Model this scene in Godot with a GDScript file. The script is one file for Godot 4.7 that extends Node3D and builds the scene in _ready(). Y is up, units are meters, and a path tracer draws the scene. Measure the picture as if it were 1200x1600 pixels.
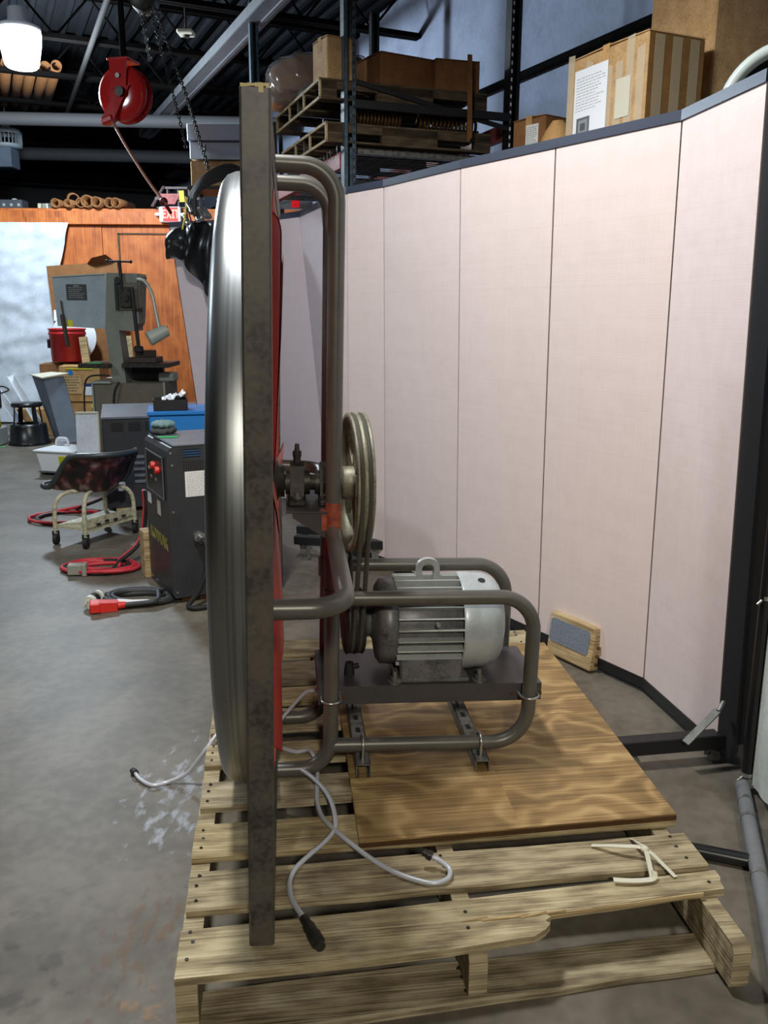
extends Node3D

# ---------------------------------------------------------------- mesh builder
class MB:
	var st := SurfaceTool.new()
	func _init():
		st.begin(Mesh.PRIMITIVE_TRIANGLES)
		st.set_smooth_group(-1)
	func smooth(on: bool):
		st.set_smooth_group(1 if on else -1)
	func tri(a: Vector3, b: Vector3, c: Vector3, n: Vector3):
		var m := (a - c).cross(a - b)
		if m.length_squared() < 1e-16:
			return
		if m.dot(n) >= 0.0:
			st.add_vertex(a); st.add_vertex(b); st.add_vertex(c)
		else:
			st.add_vertex(a); st.add_vertex(c); st.add_vertex(b)
	func quad(a: Vector3, b: Vector3, c: Vector3, d: Vector3, n: Vector3):
		tri(a, b, c, n)
		tri(a, c, d, n)
	func uvq(a: Vector3, b: Vector3, c: Vector3, d: Vector3, n: Vector3):
		# a top-left, b top-right, c bottom-right, d bottom-left
		var p := [a, b, c, a, c, d]
		var u := [Vector2(0, 0), Vector2(1, 0), Vector2(1, 1), Vector2(0, 0), Vector2(1, 1), Vector2(0, 1)]
		var flip: bool = (a - c).cross(a - b).dot(n) < 0.0
		for t in 2:
			for k in ([0, 2, 1] if flip else [0, 1, 2]):
				st.set_uv(u[t * 3 + k])
				st.add_vertex(p[t * 3 + k])
	func box(c: Vector3, s: Vector3, bev := 0.0, bas := Basis.IDENTITY):
		var h := s * 0.5
		var b: float = minf(bev, minf(h.x, minf(h.y, h.z)) * 0.9)
		var f := func(v: Vector3) -> Vector3: return c + bas * v
		for ax in 3:
			var a1 := (ax + 1) % 3
			var a2 := (ax + 2) % 3
			for sg in [-1.0, 1.0]:
				var q := []
				for k in [[-1, -1], [-1, 1], [1, 1], [1, -1]]:
					var v := Vector3.ZERO
					v[ax] = h[ax] * sg
					v[a1] = (h[a1] - b) * k[0]
					v[a2] = (h[a2] - b) * k[1]
					q.append(f.call(v))
				var n := Vector3.ZERO
				n[ax] = sg
				quad(q[0], q[1], q[2], q[3], bas * n)
		if b <= 0.0:
			return
		for ax in 3:
			var a1 := (ax + 1) % 3
			var a2 := (ax + 2) % 3
			for s1 in [-1.0, 1.0]:
				for s2 in [-1.0, 1.0]:
					var q := []
					for e in [-1.0, 1.0]:
						var v1 := Vector3.ZERO
						v1[ax] = (h[ax] - b) * e; v1[a1] = h[a1] * s1; v1[a2] = (h[a2] - b) * s2
						var v2 := Vector3.ZERO
						v2[ax] = (h[ax] - b) * e; v2[a1] = (h[a1] - b) * s1; v2[a2] = h[a2] * s2
						q.append(f.call(v1)); q.append(f.call(v2))
					var n := Vector3.ZERO
					n[a1] = s1; n[a2] = s2
					quad(q[0], q[1], q[3], q[2], bas * n)
		for sx in [-1.0, 1.0]:
			for sy in [-1.0, 1.0]:
				for sz in [-1.0, 1.0]:
					tri(f.call(Vector3(h.x * sx, (h.y - b) * sy, (h.z - b) * sz)), f.call(Vector3((h.x - b) * sx, h.y * sy, (h.z - b) * sz)), f.call(Vector3((h.x - b) * sx, (h.y - b) * sy, h.z * sz)), bas * Vector3(sx, sy, sz))
	func box2(lo: Vector3, hi: Vector3, bev := 0.0):
		box((lo + hi) * 0.5, (hi - lo).abs(), bev)
	func bar(a: Vector3, b: Vector3, w: float, t: float, bev := 0.0, up := Vector3.UP):
		# a rectangular bar from a to b, w across, t along «up»
		var x := (b - a).normalized()
		var z := x.cross(up).normalized()
		var y := z.cross(x)
		box((a + b) * 0.5, Vector3(a.distance_to(b), t, w), bev, Basis(x, y, z))
	func hexa(p: Array):
		# 0-3 one face round, 4-7 the opposite face in the same order
		var c := Vector3.ZERO
		for v in p: c += v / 8.0
		for k in [[0, 1, 2, 3], [4, 5, 6, 7], [0, 1, 5, 4], [1, 2, 6, 5], [2, 3, 7, 6], [3, 0, 4, 7]]:
			var m: Vector3 = (p[k[0]] + p[k[1]] + p[k[2]] + p[k[3]]) / 4.0
			quad(p[k[0]], p[k[1]], p[k[2]], p[k[3]], m - c)
	func tube(pts: Array, r: float, seg := 12, caps := true, closed := false, radii := []):
		smooth(true)
		var n := pts.size()
		var rings := []
		var up := Vector3.ZERO
		for i in n:
			var p0: Vector3 = pts[(i - 1 + n) % n] if closed else pts[maxi(i - 1, 0)]
			var p1: Vector3 = pts[(i + 1) % n] if closed else pts[mini(i + 1, n - 1)]
			var t := (p1 - p0).normalized()
			if up == Vector3.ZERO:
				up = Vector3.UP if absf(t.y) < 0.9 else Vector3.RIGHT
			up = (up - t * up.dot(t)).normalized()
			var sd := t.cross(up)
			var ring := []
			var rr: float = radii[i] if radii.size() else r
			for k in seg:
				var a := TAU * k / seg
				ring.append(pts[i] + (up * cos(a) + sd * sin(a)) * rr)
			rings.append(ring)
		for i in (n if closed else n - 1):
			var j := (i + 1) % n
			for k in seg:
				var l := (k + 1) % seg
				var nn: Vector3 = rings[i][k] + rings[i][l] + rings[j][k] + rings[j][l] - 2.0 * (pts[i] + pts[j])
				quad(rings[i][k], rings[i][l], rings[j][l], rings[j][k], nn)
		smooth(false)
		if caps and not closed:
			for e in [0, n - 1]:
				var d: Vector3 = (pts[0] - pts[1]) if e == 0 else (pts[n - 1] - pts[n - 2])
				for k in seg:
					tri(pts[e], rings[e][k], rings[e][(k + 1) % seg], d)
	func lathe(prof: Array, xf := Transform3D.IDENTITY, seg := 32, sm := true, a0 := 0.0, a1 := TAU):
		# prof: Vector2(radius, height along local y); outside lies to the right of the way the profile runs upwards
		smooth(sm)
		for i in prof.size() - 1:
			var p: Vector2 = prof[i]
			var q: Vector2 = prof[i + 1]
			var nr := q.y - p.y
			var ny := p.x - q.x
			for k in seg:
				var b0 := a0 + (a1 - a0) * k / seg
				var b1 := a0 + (a1 - a0) * (k + 1) / seg
				if k == seg - 1 and is_equal_approx(a1 - a0, TAU):
					b1 = a0
				var bm := a0 + (a1 - a0) * (k + 0.5) / seg
				var c0 := Vector3(cos(b0), 0, sin(b0))
				var c1 := Vector3(cos(b1), 0, sin(b1))
				var n := Vector3(cos(bm) * nr, ny, sin(bm) * nr)
				quad(xf * (c0 * p.x + Vector3.UP * p.y), xf * (c1 * p.x + Vector3.UP * p.y), xf * (c1 * q.x + Vector3.UP * q.y), xf * (c0 * q.x + Vector3.UP * q.y), xf.basis * n)
		smooth(false)
	func cyl(a: Vector3, b: Vector3, r: float, seg := 16, r2 := -1.0):
		var y := (b - a).normalized()
		var x := y.cross(Vector3.RIGHT if absf(y.x) < 0.9 else Vector3.FORWARD).normalized()
		var xf := Transform3D(Basis(x, y, x.cross(y)), a)
		var h := a.distance_to(b)
		var e := r if r2 < 0.0 else r2
		lathe([Vector2(r, 0), Vector2(e, h)], xf, seg)
		lathe([Vector2(0, 0), Vector2(r, 0)], xf, seg, false)
		lathe([Vector2(e, h), Vector2(0, h)], xf, seg, false)
	func prism(poly: PackedVector2Array, z0: float, z1: float, xf := Transform3D.IDENTITY):
		var idx := Geometry2D.triangulate_polygon(poly)
		for i in range(0, idx.size(), 3):
			for z in [z0, z1]:
				var s: float = -1.0 if z == minf(z0, z1) else 1.0
				var a := poly[idx[i]]; var b := poly[idx[i + 1]]; var c := poly[idx[i + 2]]
				tri(xf * Vector3(a.x, a.y, z), xf * Vector3(b.x, b.y, z), xf * Vector3(c.x, c.y, z), xf.basis * Vector3(0, 0, s))
		var cw := 1.0 if Geometry2D.is_polygon_clockwise(poly) else -1.0
		for i in poly.size():
			var a := poly[i]
			var b := poly[(i + 1) % poly.size()]
			var n := Vector3(-(b.y - a.y), b.x - a.x, 0) * cw
			quad(xf * Vector3(a.x, a.y, z0), xf * Vector3(b.x, b.y, z0), xf * Vector3(b.x, b.y, z1), xf * Vector3(a.x, a.y, z1), xf.basis * n)
	func sphere(c: Vector3, s: Vector3, seg := 16):
		var pr := []
		for i in seg / 2 + 1:
			var a := -PI / 2 + PI * i / (seg / 2)
			pr.append(Vector2(cos(a), sin(a)))
		lathe(pr, Transform3D(Basis.from_scale(s), c), seg)
	func grid(f: Callable, nu: int, nv: int, n_hint: Callable):
		# f(u,v)->Vector3 for u,v in 0..1
		smooth(true)
		var p := []
		for i in nu + 1:
			var row := []
			for j in nv + 1: row.append(f.call(float(i) / nu, float(j) / nv))
			p.append(row)
		for i in nu:
			for j in nv:
				quad(p[i][j], p[i + 1][j], p[i + 1][j + 1], p[i][j + 1], n_hint.call((i + 0.5) / nu, (j + 0.5) / nv))
		smooth(false)
	func mesh() -> ArrayMesh:
		st.generate_normals()
		return st.commit()

# ---------------------------------------------------------------- naming
var taken := {}
func numbered(called: String) -> String:
	if not taken.has(called):
		taken[called] = 0
		return called
	taken[called] += 1
	return "%s_%03d" % [called, taken[called]]

func tag(o: Node, label := "", category := "", group := "", kind := ""):
	if label: o.set_meta("label", label)
	if category: o.set_meta("category", category)
	if group: o.set_meta("group", group)
	if kind: o.set_meta("kind", kind)
	return o

func thing(called: String, label: String, category: String, at := Vector3.ZERO, turn := 0.0, group := "") -> Node3D:
	var o := Node3D.new()
	o.name = numbered(called)
	add_child(o)
	o.position = at
	o.rotation_degrees.y = turn
	tag(o, label, category, group)
	return o

func obj(called: String, mb, mat: Material, parent: Node = null) -> MeshInstance3D:
	var o := MeshInstance3D.new()
	o.mesh = mb.mesh() if mb is MB else mb
	o.material_override = mat
	if parent == null:
		o.name = numbered(called)
		add_child(o)
	else:
		o.name = called
		parent.add_child(o, true)
	return o

func copy_of(o: Node3D, label: String, at: Vector3, turn := 0.0) -> Node3D:
	var c: Node3D = o.duplicate()
	c.name = numbered(String(o.name).get_slice("_0", 0))
	add_child(c)
	c.position = at
	c.rotation_degrees.y = turn
	c.set_meta("label", label)
	return c

func fillet(pts: Array, r: float, n := 8) -> Array:
	var out := [pts[0]]
	for i in range(1, pts.size() - 1):
		var p: Vector3 = pts[i]
		var a: Vector3 = (pts[i - 1] - p)
		var b: Vector3 = (pts[i + 1] - p)
		var half := a.angle_to(b) / 2.0
		var t := minf(r / tan(half), minf(a.length(), b.length()) * 0.49)
		a = a.normalized(); b = b.normalized()
		var p0 := p + a * t
		var p1 := p + b * t
		var rr := t * tan(half)
		var c := p + (a + b).normalized() * (rr / sin(half))
		for k in n + 1:
			var v := (p0 - c).slerp(p1 - c, float(k) / n)
			out.append(c + v)
	out.append(pts[-1])
	return out

func spline(pts: Array, n := 8) -> Array:
	var c := Curve3D.new()
	for i in pts.size():
		var t: Vector3 = ((pts[mini(i + 1, pts.size() - 1)] - pts[maxi(i - 1, 0)]) / 6.0)
		c.add_point(pts[i], -t, t)
	var out := []
	for i in pts.size() - 1:
		for k in n: out.append(c.sample(i, float(k) / n))
	out.append(pts[-1])
	return out

# ---------------------------------------------------------------- textures and materials
func noise_img(w: int, h: int, freq: float, sd: int, oct := 4, typ := FastNoiseLite.TYPE_SIMPLEX_SMOOTH) -> Image:
	var n := FastNoiseLite.new()
	n.seed = sd
	n.noise_type = typ
	n.frequency = freq
	n.fractal_octaves = oct
	var im := n.get_seamless_image(w, h)
	im.convert(Image.FORMAT_L8)
	return im

func stretched(w: int, h: int, size: int, freq: float, sd: int, oct := 4) -> Image:
	var im := noise_img(w, h, freq, sd, oct)
	im.resize(size, size, Image.INTERPOLATE_CUBIC)
	return im

func ramp(size: int, layers: Array, cols: Array, offs := []) -> ImageTexture:
	# layers: [image, weight]; their weighted mean runs through the colours
	var g := Gradient.new()
	g.offsets = PackedFloat32Array(offs if offs.size() else range(cols.size()).map(func(i): return float(i) / (cols.size() - 1)))
	g.colors = PackedColorArray(cols)
	var lut := []
	for i in 256: lut.append(g.sample(i / 255.0))
	var datas := []
	for l in layers: datas.append(l[0].get_data())
	var out := PackedByteArray()
	out.resize(size * size * 3)
	var nl := layers.size()
	var ws := []
	for l in layers: ws.append(l[1])
	for i in size * size:
		var v := 0.0
		for k in nl: v += datas[k][i] * ws[k]
		var c: Color = lut[clampi(int(v), 0, 255)]
		out[i * 3] = c.r8
		out[i * 3 + 1] = c.g8
		out[i * 3 + 2] = c.b8
	return ImageTexture.create_from_image(Image.create_from_data(size, size, false, Image.FORMAT_RGB8, out))

func gray_tex(im: Image) -> ImageTexture:
	return ImageTexture.create_from_image(im)

func normal_of(im: Image, k: float) -> ImageTexture:
	var c: Image = im.duplicate()
	c.convert(Image.FORMAT_RGB8)
	c.bump_map_to_normal_map(k)
	return ImageTexture.create_from_image(c)

func plain(c: Color, rough := 0.7, metal := 0.0, spec := 0.5) -> StandardMaterial3D:
	var m := StandardMaterial3D.new()
	m.albedo_color = c
	m.roughness = rough
	m.metallic = metal
	m.metallic_specular = spec
	return m

func tex(t: Texture2D, scale: Vector3, rough := 0.7, metal := 0.0, tint := Color.WHITE, off := Vector3.ZERO, world := false, bump: Texture2D = null, bump_cm := 0.1) -> StandardMaterial3D:
	var m := plain(tint, rough, metal)
	m.albedo_texture = t
	m.uv1_triplanar = true
	m.uv1_world_triplanar = world
	m.uv1_scale = scale
	m.uv1_offset = off
	if bump:
		m.heightmap_enabled = true
		m.heightmap_texture = bump
		m.heightmap_scale = bump_cm
	return m

func flat_tex(t: Texture2D, rough := 0.7) -> StandardMaterial3D:
	var m := plain(Color.WHITE, rough)
	m.albedo_texture = t
	m.texture_repeat = false
	return m

func glow(c: Color, e: float) -> StandardMaterial3D:
	var m := plain(c, 0.5)
	m.emission_enabled = true
	m.emission = c
	m.emission_energy_multiplier = e
	return m

func see_through(c: Color, alpha: float, rough := 0.1) -> StandardMaterial3D:
	var m := plain(Color(c, alpha), rough)
	m.transparency = BaseMaterial3D.TRANSPARENCY_ALPHA
	return m

func C(r: int, g: int, b: int) -> Color:
	return Color8(r, g, b)

var M := {}
func make_materials():
	var n1 := noise_img(512, 512, 0.012, 1, 5)
	var n2 := noise_img(512, 512, 0.08, 2, 3)
	var n3 := noise_img(512, 512, 0.004, 3, 3)
	M.floor = tex(ramp(512, [[n1, 0.45], [n2, 0.3], [n3, 0.25]], [C(77, 71, 61), C(96, 89, 78), C(108, 101, 90), C(121, 114, 102)], [0.15, 0.45, 0.6, 0.9]), Vector3.ONE * 0.4, 0.5, 0.0, Color.WHITE, Vector3.ZERO, true, gray_tex(n2), 0.04)
	# fabric of the folding partition: a fine weave with slubs and smudges
	var wv := Image.create(256, 256, false, Image.FORMAT_L8)
	var rg := RandomNumberGenerator.new()
	rg.seed = 5
	var rows := []
	var colz := []
	for i in 256:
		rows.append((30.0 if i % 4 < 2 else 0.0) + rg.randf() * 40.0)
		colz.append((30.0 if i % 4 < 2 else 0.0) + rg.randf() * 40.0)
	for y in 256:
		for x in 256:
			var v: float = rows[y] + colz[x] + rg.randf() * 30.0
			if x % 16 == 0: v -= 25.0
			if y % 16 == 0: v -= 25.0
			wv.set_pixel(x, y, Color.from_hsv(0, 0, clampf((70.0 + v) / 255.0, 0, 1)))
	var wv5: Image = wv.duplicate()
	wv5.resize(512, 512, Image.INTERPOLATE_NEAREST)
	M.fabric = tex(ramp(512, [[wv5, 0.75], [n1, 0.3]], [C(200, 180, 176), C(220, 203, 199), C(230, 215, 211)]), Vector3.ONE * 1.6, 0.9)
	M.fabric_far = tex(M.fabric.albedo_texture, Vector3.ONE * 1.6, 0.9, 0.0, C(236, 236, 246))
	# weathered deck boards, grain along x
	var g1 := stretched(20, 512, 512, 0.07, 11, 5)
	var g2 := stretched(14, 512, 512, 0.3, 12, 3)
	var wood := ramp(512, [[g1, 0.25], [g2, 0.3], [n1, 0.45]], [C(92, 82, 66), C(146, 134, 110), C(180, 169, 142), C(206, 196, 170)], [0.2, 0.42, 0.56, 0.8])
	var wood2 := ramp(512, [[g2, 0.35], [g1, 0.35], [n1, 0.3]], [C(98, 80, 52), C(160, 136, 96), C(196, 172, 128), C(214, 194, 152)], [0.12, 0.42, 0.6, 0.85])
	for i in 4:
		M["board%d" % i] = tex(wood, Vector3(0.9, 3.3, 3.3), 0.8, 0.0, [C(255, 250, 235), C(238, 232, 220), C(250, 240, 216), C(228, 224, 216)][i], Vector3(0.37 * i, 0.21 * i, 0.31 * i), false, gray_tex(g1), 0.15)
	M.board_fresh = tex(wood2, Vector3(0.9, 3.3, 3.3), 0.75, 0.0, Color.WHITE, Vector3(0.1, 0.4, 0.2), false, gray_tex(g1), 0.1)
	M.wood_end = tex(wood2, Vector3(6, 6, 6), 0.85, 0.0, C(200, 185, 160))
	M.old_dark_wood = tex(wood, Vector3(0.9, 3.3, 3.3), 0.85, 0.0, C(120, 106, 90))
	# plywood: cathedral figure with knots
	M.ply = ply_mat([C(90, 70, 42), C(136, 108, 66), C(160, 130, 84), C(190, 160, 110)], 21, Vector3(0.8, 0.8, 0.8), 5)
	M.wall_ply = ply_mat([C(128, 60, 20), C(174, 90, 34), C(192, 106, 46), C(206, 124, 62)], 33, Vector3(0.55, 0.55, 0.55), 2, true)
	M.ply_edge = tex(wood2, Vector3(1, 60, 60), 0.85, 0.0, C(120, 95, 62))
	M.cardboard = tex(ramp(512, [[n1, 0.5], [n2, 0.5]], [C(164, 128, 84), C(186, 148, 100), C(200, 164, 116)], [0.2, 0.5, 0.8]), Vector3.ONE * 1.5, 0.8)
	M.card_old = tex(M.cardboard.albedo_texture, Vector3.ONE * 1.5, 0.85, 0.0, C(178, 150, 128))
	M.card_pale = tex(M.cardboard.albedo_texture, Vector3.ONE * 1.5, 0.8, 0.0, C(255, 246, 226))
	# metals
	var dirt := ramp(512, [[n1, 0.6], [n2, 0.4]], [C(150, 150, 150), C(225, 225, 225), C(255, 255, 255)], [0.2, 0.45, 0.7])
	var mild := ramp(512, [[n1, 0.6], [n2, 0.4]], [C(228, 228, 228), C(244, 244, 244), C(255, 255, 255)], [0.2, 0.45, 0.7])
	M.frame_paint = tex(dirt, Vector3.ONE * 1.4, 0.45, 0.0, C(84, 78, 71))
	M.tube_paint = tex(mild, Vector3.ONE * 2.0, 0.36, 0.2, C(98, 95, 89))
	M.plate_paint = tex(mild, Vector3.ONE * 2.0, 0.38, 0.2, C(74, 72, 74))
	var br := stretched(512, 6, 512, 0.1, 41, 3)
	M.drum = tex(ramp(512, [[br, 0.5], [n1, 0.5]], [C(104, 108, 110), C(142, 146, 148), C(168, 171, 172)], [0.15, 0.5, 0.85]), Vector3(1.6, 0.2, 0.2), 0.36, 1.0)
	M.red_fan = tex(mild, Vector3.ONE * 1.6, 0.4, 0.0, C(196, 62, 52))
	M.primer = tex(dirt, Vector3.ONE * 5.0, 0.6, 0.0, C(168, 80, 54))
	M.motor = tex(mild, Vector3.ONE * 2.2, 0.35, 0.15, C(172, 177, 174))
	M.motor_cover = tex(mild, Vector3.ONE * 2.2, 0.32, 0.1, C(180, 187, 190))
	M.motor_dark = tex(dirt, Vector3.ONE * 2.2, 0.4, 0.15, C(112, 112, 112))
	M.pulley = tex(dirt, Vector3.ONE * 3.0, 0.5, 0.35, C(150, 147, 126))
	M.iron = tex(dirt, Vector3.ONE * 4.0, 0.5, 0.5, C(66, 63, 58))
	M.steel = plain(C(190, 190, 188), 0.3, 0.9)
	M.galv = tex(dirt, Vector3.ONE * 4.0, 0.45, 0.6, C(140, 140, 136))
	M.rubber = plain(C(24, 24, 25), 0.7)
	M.black_steel = plain(C(26, 26, 28), 0.5)
	M.black_gloss = plain(C(22, 23, 26), 0.3)
	M.rail_blue = plain(C(40, 46, 66), 0.4)
	M.charger = tex(mild, Vector3.ONE * 1.0, 0.42, 0.0, C(52, 53, 56))
	M.charger_top = tex(mild, Vector3.ONE * 1.0, 0.4, 0.0, C(108, 113, 122))  # paler copy of the cabinet paint; light on the tops put into colour
	M.saw = tex(mild, Vector3.ONE * 0.8, 0.45, 0.0, C(160, 174, 180))
	M.saw_dark = tex(mild, Vector3.ONE * 0.8, 0.5, 0.0, C(126, 130, 120))
	M.saw_base = tex(mild, Vector3.ONE * 0.8, 0.55, 0.0, C(104, 98, 84))
	M.cream = tex(dirt, Vector3.ONE * 5.0, 0.5, 0.0, C(206, 200, 168))
	M.white_plastic = plain(C(226, 230, 236), 0.4)
	M.paper = plain(C(238, 238, 240), 0.8)
	M.yellow = plain(C(214, 206, 40), 0.6)
	M.red_paint = tex(mild, Vector3.ONE * 2.0, 0.4, 0.0, C(186, 34, 36))
	M.red_gloss = plain(C(190, 36, 34), 0.18)
	M.red_cable = plain(C(196, 52, 62), 0.5)
	M.red_plug = plain(C(214, 44, 34), 0.45)
	M.grey_plug = plain(C(150, 150, 140), 0.5)
	M.silver_cable = plain(C(196, 198, 206), 0.35, 0.15)
	M.blue = plain(C(32, 120, 196), 0.45)
	M.deck = tex(mild, Vector3.ONE * 0.5, 0.8, 0.0, C(30, 32, 35))
	M.deck.metallic_specular = 0.15
	M.joist = plain(C(16, 14, 13), 0.85, 0.0, 0.15)
	M.pipe_grey = tex(mild, Vector3.ONE * 1.0, 0.6, 0.0, C(116, 118, 121))
	M.dim_pipe = plain(C(92, 92, 94), 0.7)
	M.post_grey = plain(C(56, 58, 62), 0.5)
	M.wall_block = tex(mild, Vector3.ONE * 0.4, 0.85, 0.0, C(176, 188, 214))
	M.wall_dark = plain(C(70, 66, 64), 0.9)
	M.rack_blue = tex(dirt, Vector3.ONE * 3.0, 0.5, 0.0, C(74, 92, 104))
	M.rack_red = tex(dirt, Vector3.ONE * 3.0, 0.5, 0.0, C(168, 74, 66))
	M.tarp_grey = tex(mild, Vector3.ONE * 1.2, 0.6, 0.0, C(214, 220, 214))
	M.bag_black = plain(C(26, 27, 29), 0.32)
	M.film = see_through(C(235, 235, 235), 0.14, 0.12)
	M.brass = tex(dirt, Vector3.ONE * 5.0, 0.35, 0.8, C(150, 118, 76))
	M.hose = plain(C(176, 112, 84), 0.55)
	M.panel_grey = tex(mild, Vector3.ONE * 1.0, 0.5, 0.0, C(112, 124, 140))
	M.beige = plain(C(206, 200, 180), 0.7)
	M.strap = plain(C(214, 210, 190), 0.6)
	M.green = plain(C(70, 200, 110), 0.6)
	M.sheet = tex(mild, Vector3.ONE * 0.7, 0.35, 0.0, C(222, 230, 240))
	M.sheet.backlight_enabled = false
	M.bare = plain(C(150, 138, 96), 0.5, 0.3)
	M.tag_yellow = plain(C(222, 210, 60), 0.6)

func ply_mat(cols: Array, sd: int, scale: Vector3, knots: int, upright := false) -> StandardMaterial3D:
	var n := 512
	var warp := noise_img(n, n, 0.006, sd, 3)
	var fine := stretched(10, n, n, 0.25, sd + 1, 3)
	var big := noise_img(n, n, 0.01, sd + 2, 3)
	var wd := warp.get_data()
	var rg := RandomNumberGenerator.new()
	rg.seed = sd
	var ks := []
	for k in knots: ks.append(Vector2(rg.randf_range(60, n - 60), rg.randf_range(60, n - 60)))
	var rings := PackedByteArray()
	rings.resize(n * n)
	for y in n:
		for x in n:
			var w: float = wd[y * n + x] / 255.0
			var ph := y * TAU * 14.0 / n + sin(x * TAU / n) * 1.2 + (w - 0.5) * (9.0 if upright else 16.0)
			var k := 0.0
			for q in ks:
				var dx: float = (x - q.x) * 0.35
				var dy: float = y - q.y
				var d := sqrt(dx * dx + dy * dy)
				ph += 26.0 / (1.0 + d * 0.12) * (1.0 if dy > 0 else -1.0)
				if d < 4.0: k = 1.0 - d / 4.0
			var v := 0.5 + 0.5 * sin(ph)
			v = v * v * 0.7 + 0.25
			rings[y * n + x] = int(clampf(v * (1.0 - 0.9 * k), 0.0, 1.0) * 255.0)
	var ri := Image.create_from_data(n, n, false, Image.FORMAT_L8, rings)
	var t := ramp(n, [[ri, 0.12 if upright else 0.36], [fine, 0.5 if upright else 0.38], [big, 0.38 if upright else 0.26]], cols, [0.15, 0.42, 0.58, 0.85])
	if upright:
		var im := t.get_image()
		im.rotate_90(CLOCKWISE)
		t = ImageTexture.create_from_image(im)
	return tex(t, scale, 0.6)

func print_tex(w: int, h: int, bg: Color, rects: Array) -> ImageTexture:
	# flat print: rects of [x, y, w, h, colour]
	var im := Image.create(w, h, false, Image.FORMAT_RGB8)
	im.fill(bg)
	for r in rects: im.fill_rect(Rect2i(r[0], r[1], r[2], r[3]), r[4])
	return ImageTexture.create_from_image(im)

func lines_tex(w: int, h: int, bg: Color, ink: Color, x0: int, x1: int, y0: int, y1: int, step: int, sd: int, extra := []) -> ImageTexture:
	# rows of small print, too small to read in the photograph
	var rg := RandomNumberGenerator.new()
	rg.seed = sd
	var rects := []
	for y in range(y0, y1, step):
		var x := x0
		var stop: int = x1 - rg.randi_range(0, (x1 - x0) / 3)
		while x < stop:
			var l := rg.randi_range(3, 12)
			rects.append([x, y, mini(l, x1 - x), maxi(1, step / 2 - 1), ink])
			x += l + 3
	return print_tex(w, h, bg, rects + extra)

func letters(text: String, size: float, mat: Material, parent: Node, called: String, at: Vector3, bas: Basis, depth := 0.002, bold := true, squeeze := 1.0) -> MeshInstance3D:
	var t := TextMesh.new()
	var f := SystemFont.new()
	f.font_names = PackedStringArray(["Droid Sans"])
	f.font_weight = 700 if bold else 400
	t.font = f
	t.text = text
	t.font_size = 64
	t.pixel_size = size / 48.0
	t.depth = depth
	t.curve_step = 2.0
	var o := obj(called, t, mat, parent)
	o.transform = Transform3D(bas * Basis.from_scale(Vector3(squeeze, 1, 1)), at)
	return o

# ---------------------------------------------------------------- the scene
func _ready():
	# camera
	var cam := Camera3D.new()
	cam.name = "camera"
	cam.fov = 61.67
	cam.near = 0.05
	cam.far = 100.0
	cam.transform = Transform3D(Basis(Vector3.RIGHT, deg_to_rad(-13.23)) * Basis(Vector3.BACK, deg_to_rad(0.3)), Vector3(0, 1.43, 0))
	add_child(cam)
	cam.current = true
	# surroundings: a closed hall, lit by its own lamps only
	var env := Environment.new()
	env.background_mode = Environment.BG_COLOR
	env.background_color = Color.BLACK
	env.tonemap_mode = Environment.TONE_MAPPER_LINEAR
	env.tonemap_exposure = 1.0
	env.sdfgi_enabled = true
	env.ssao_enabled = true
	env.ssil_enabled = true
	var we := WorldEnvironment.new()
	we.name = "surroundings"
	we.environment = env
	add_child(we)
	make_materials()
	# high-bay lamps: first seen, second read from shadows, last two unseen fill for brightness
	high_bay(Vector3(-3.5, 3.68, -9.0), "bright white high-bay lamp hanging over the far side of the workshop floor", 11.0, Color(0.88, 0.95, 1.0), 0.0)
	high_bay(Vector3(-0.62, 3.75, -2.4), "lit white high-bay lamp hanging above the drum fan", 9.0, Color(0.98, 0.985, 0.98), 86.0)
	high_bay(Vector3(-4.8, 3.75, -4.6), "unseen white high-bay lamp giving fill light over the open floor left of the fan", 4.5, Color(0.9, 0.96, 1.0), 0.0)
	high_bay(Vector3(0.6, 3.75, 3.0), "unseen white high-bay lamp giving fill light from behind the place of the camera", 13.0, Color(1.0, 0.97, 0.9), 86.0)
	build_hall()
	build_pallet()
	build_plywood()
	build_fan()
	build_partition()
	build_curtain_frame()
	build_rack()
	build_chargers()
	build_bandsaw()
	build_back_corner()
	build_seat()
	build_cords()
	build_overhead()
	build_small_things()

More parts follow.
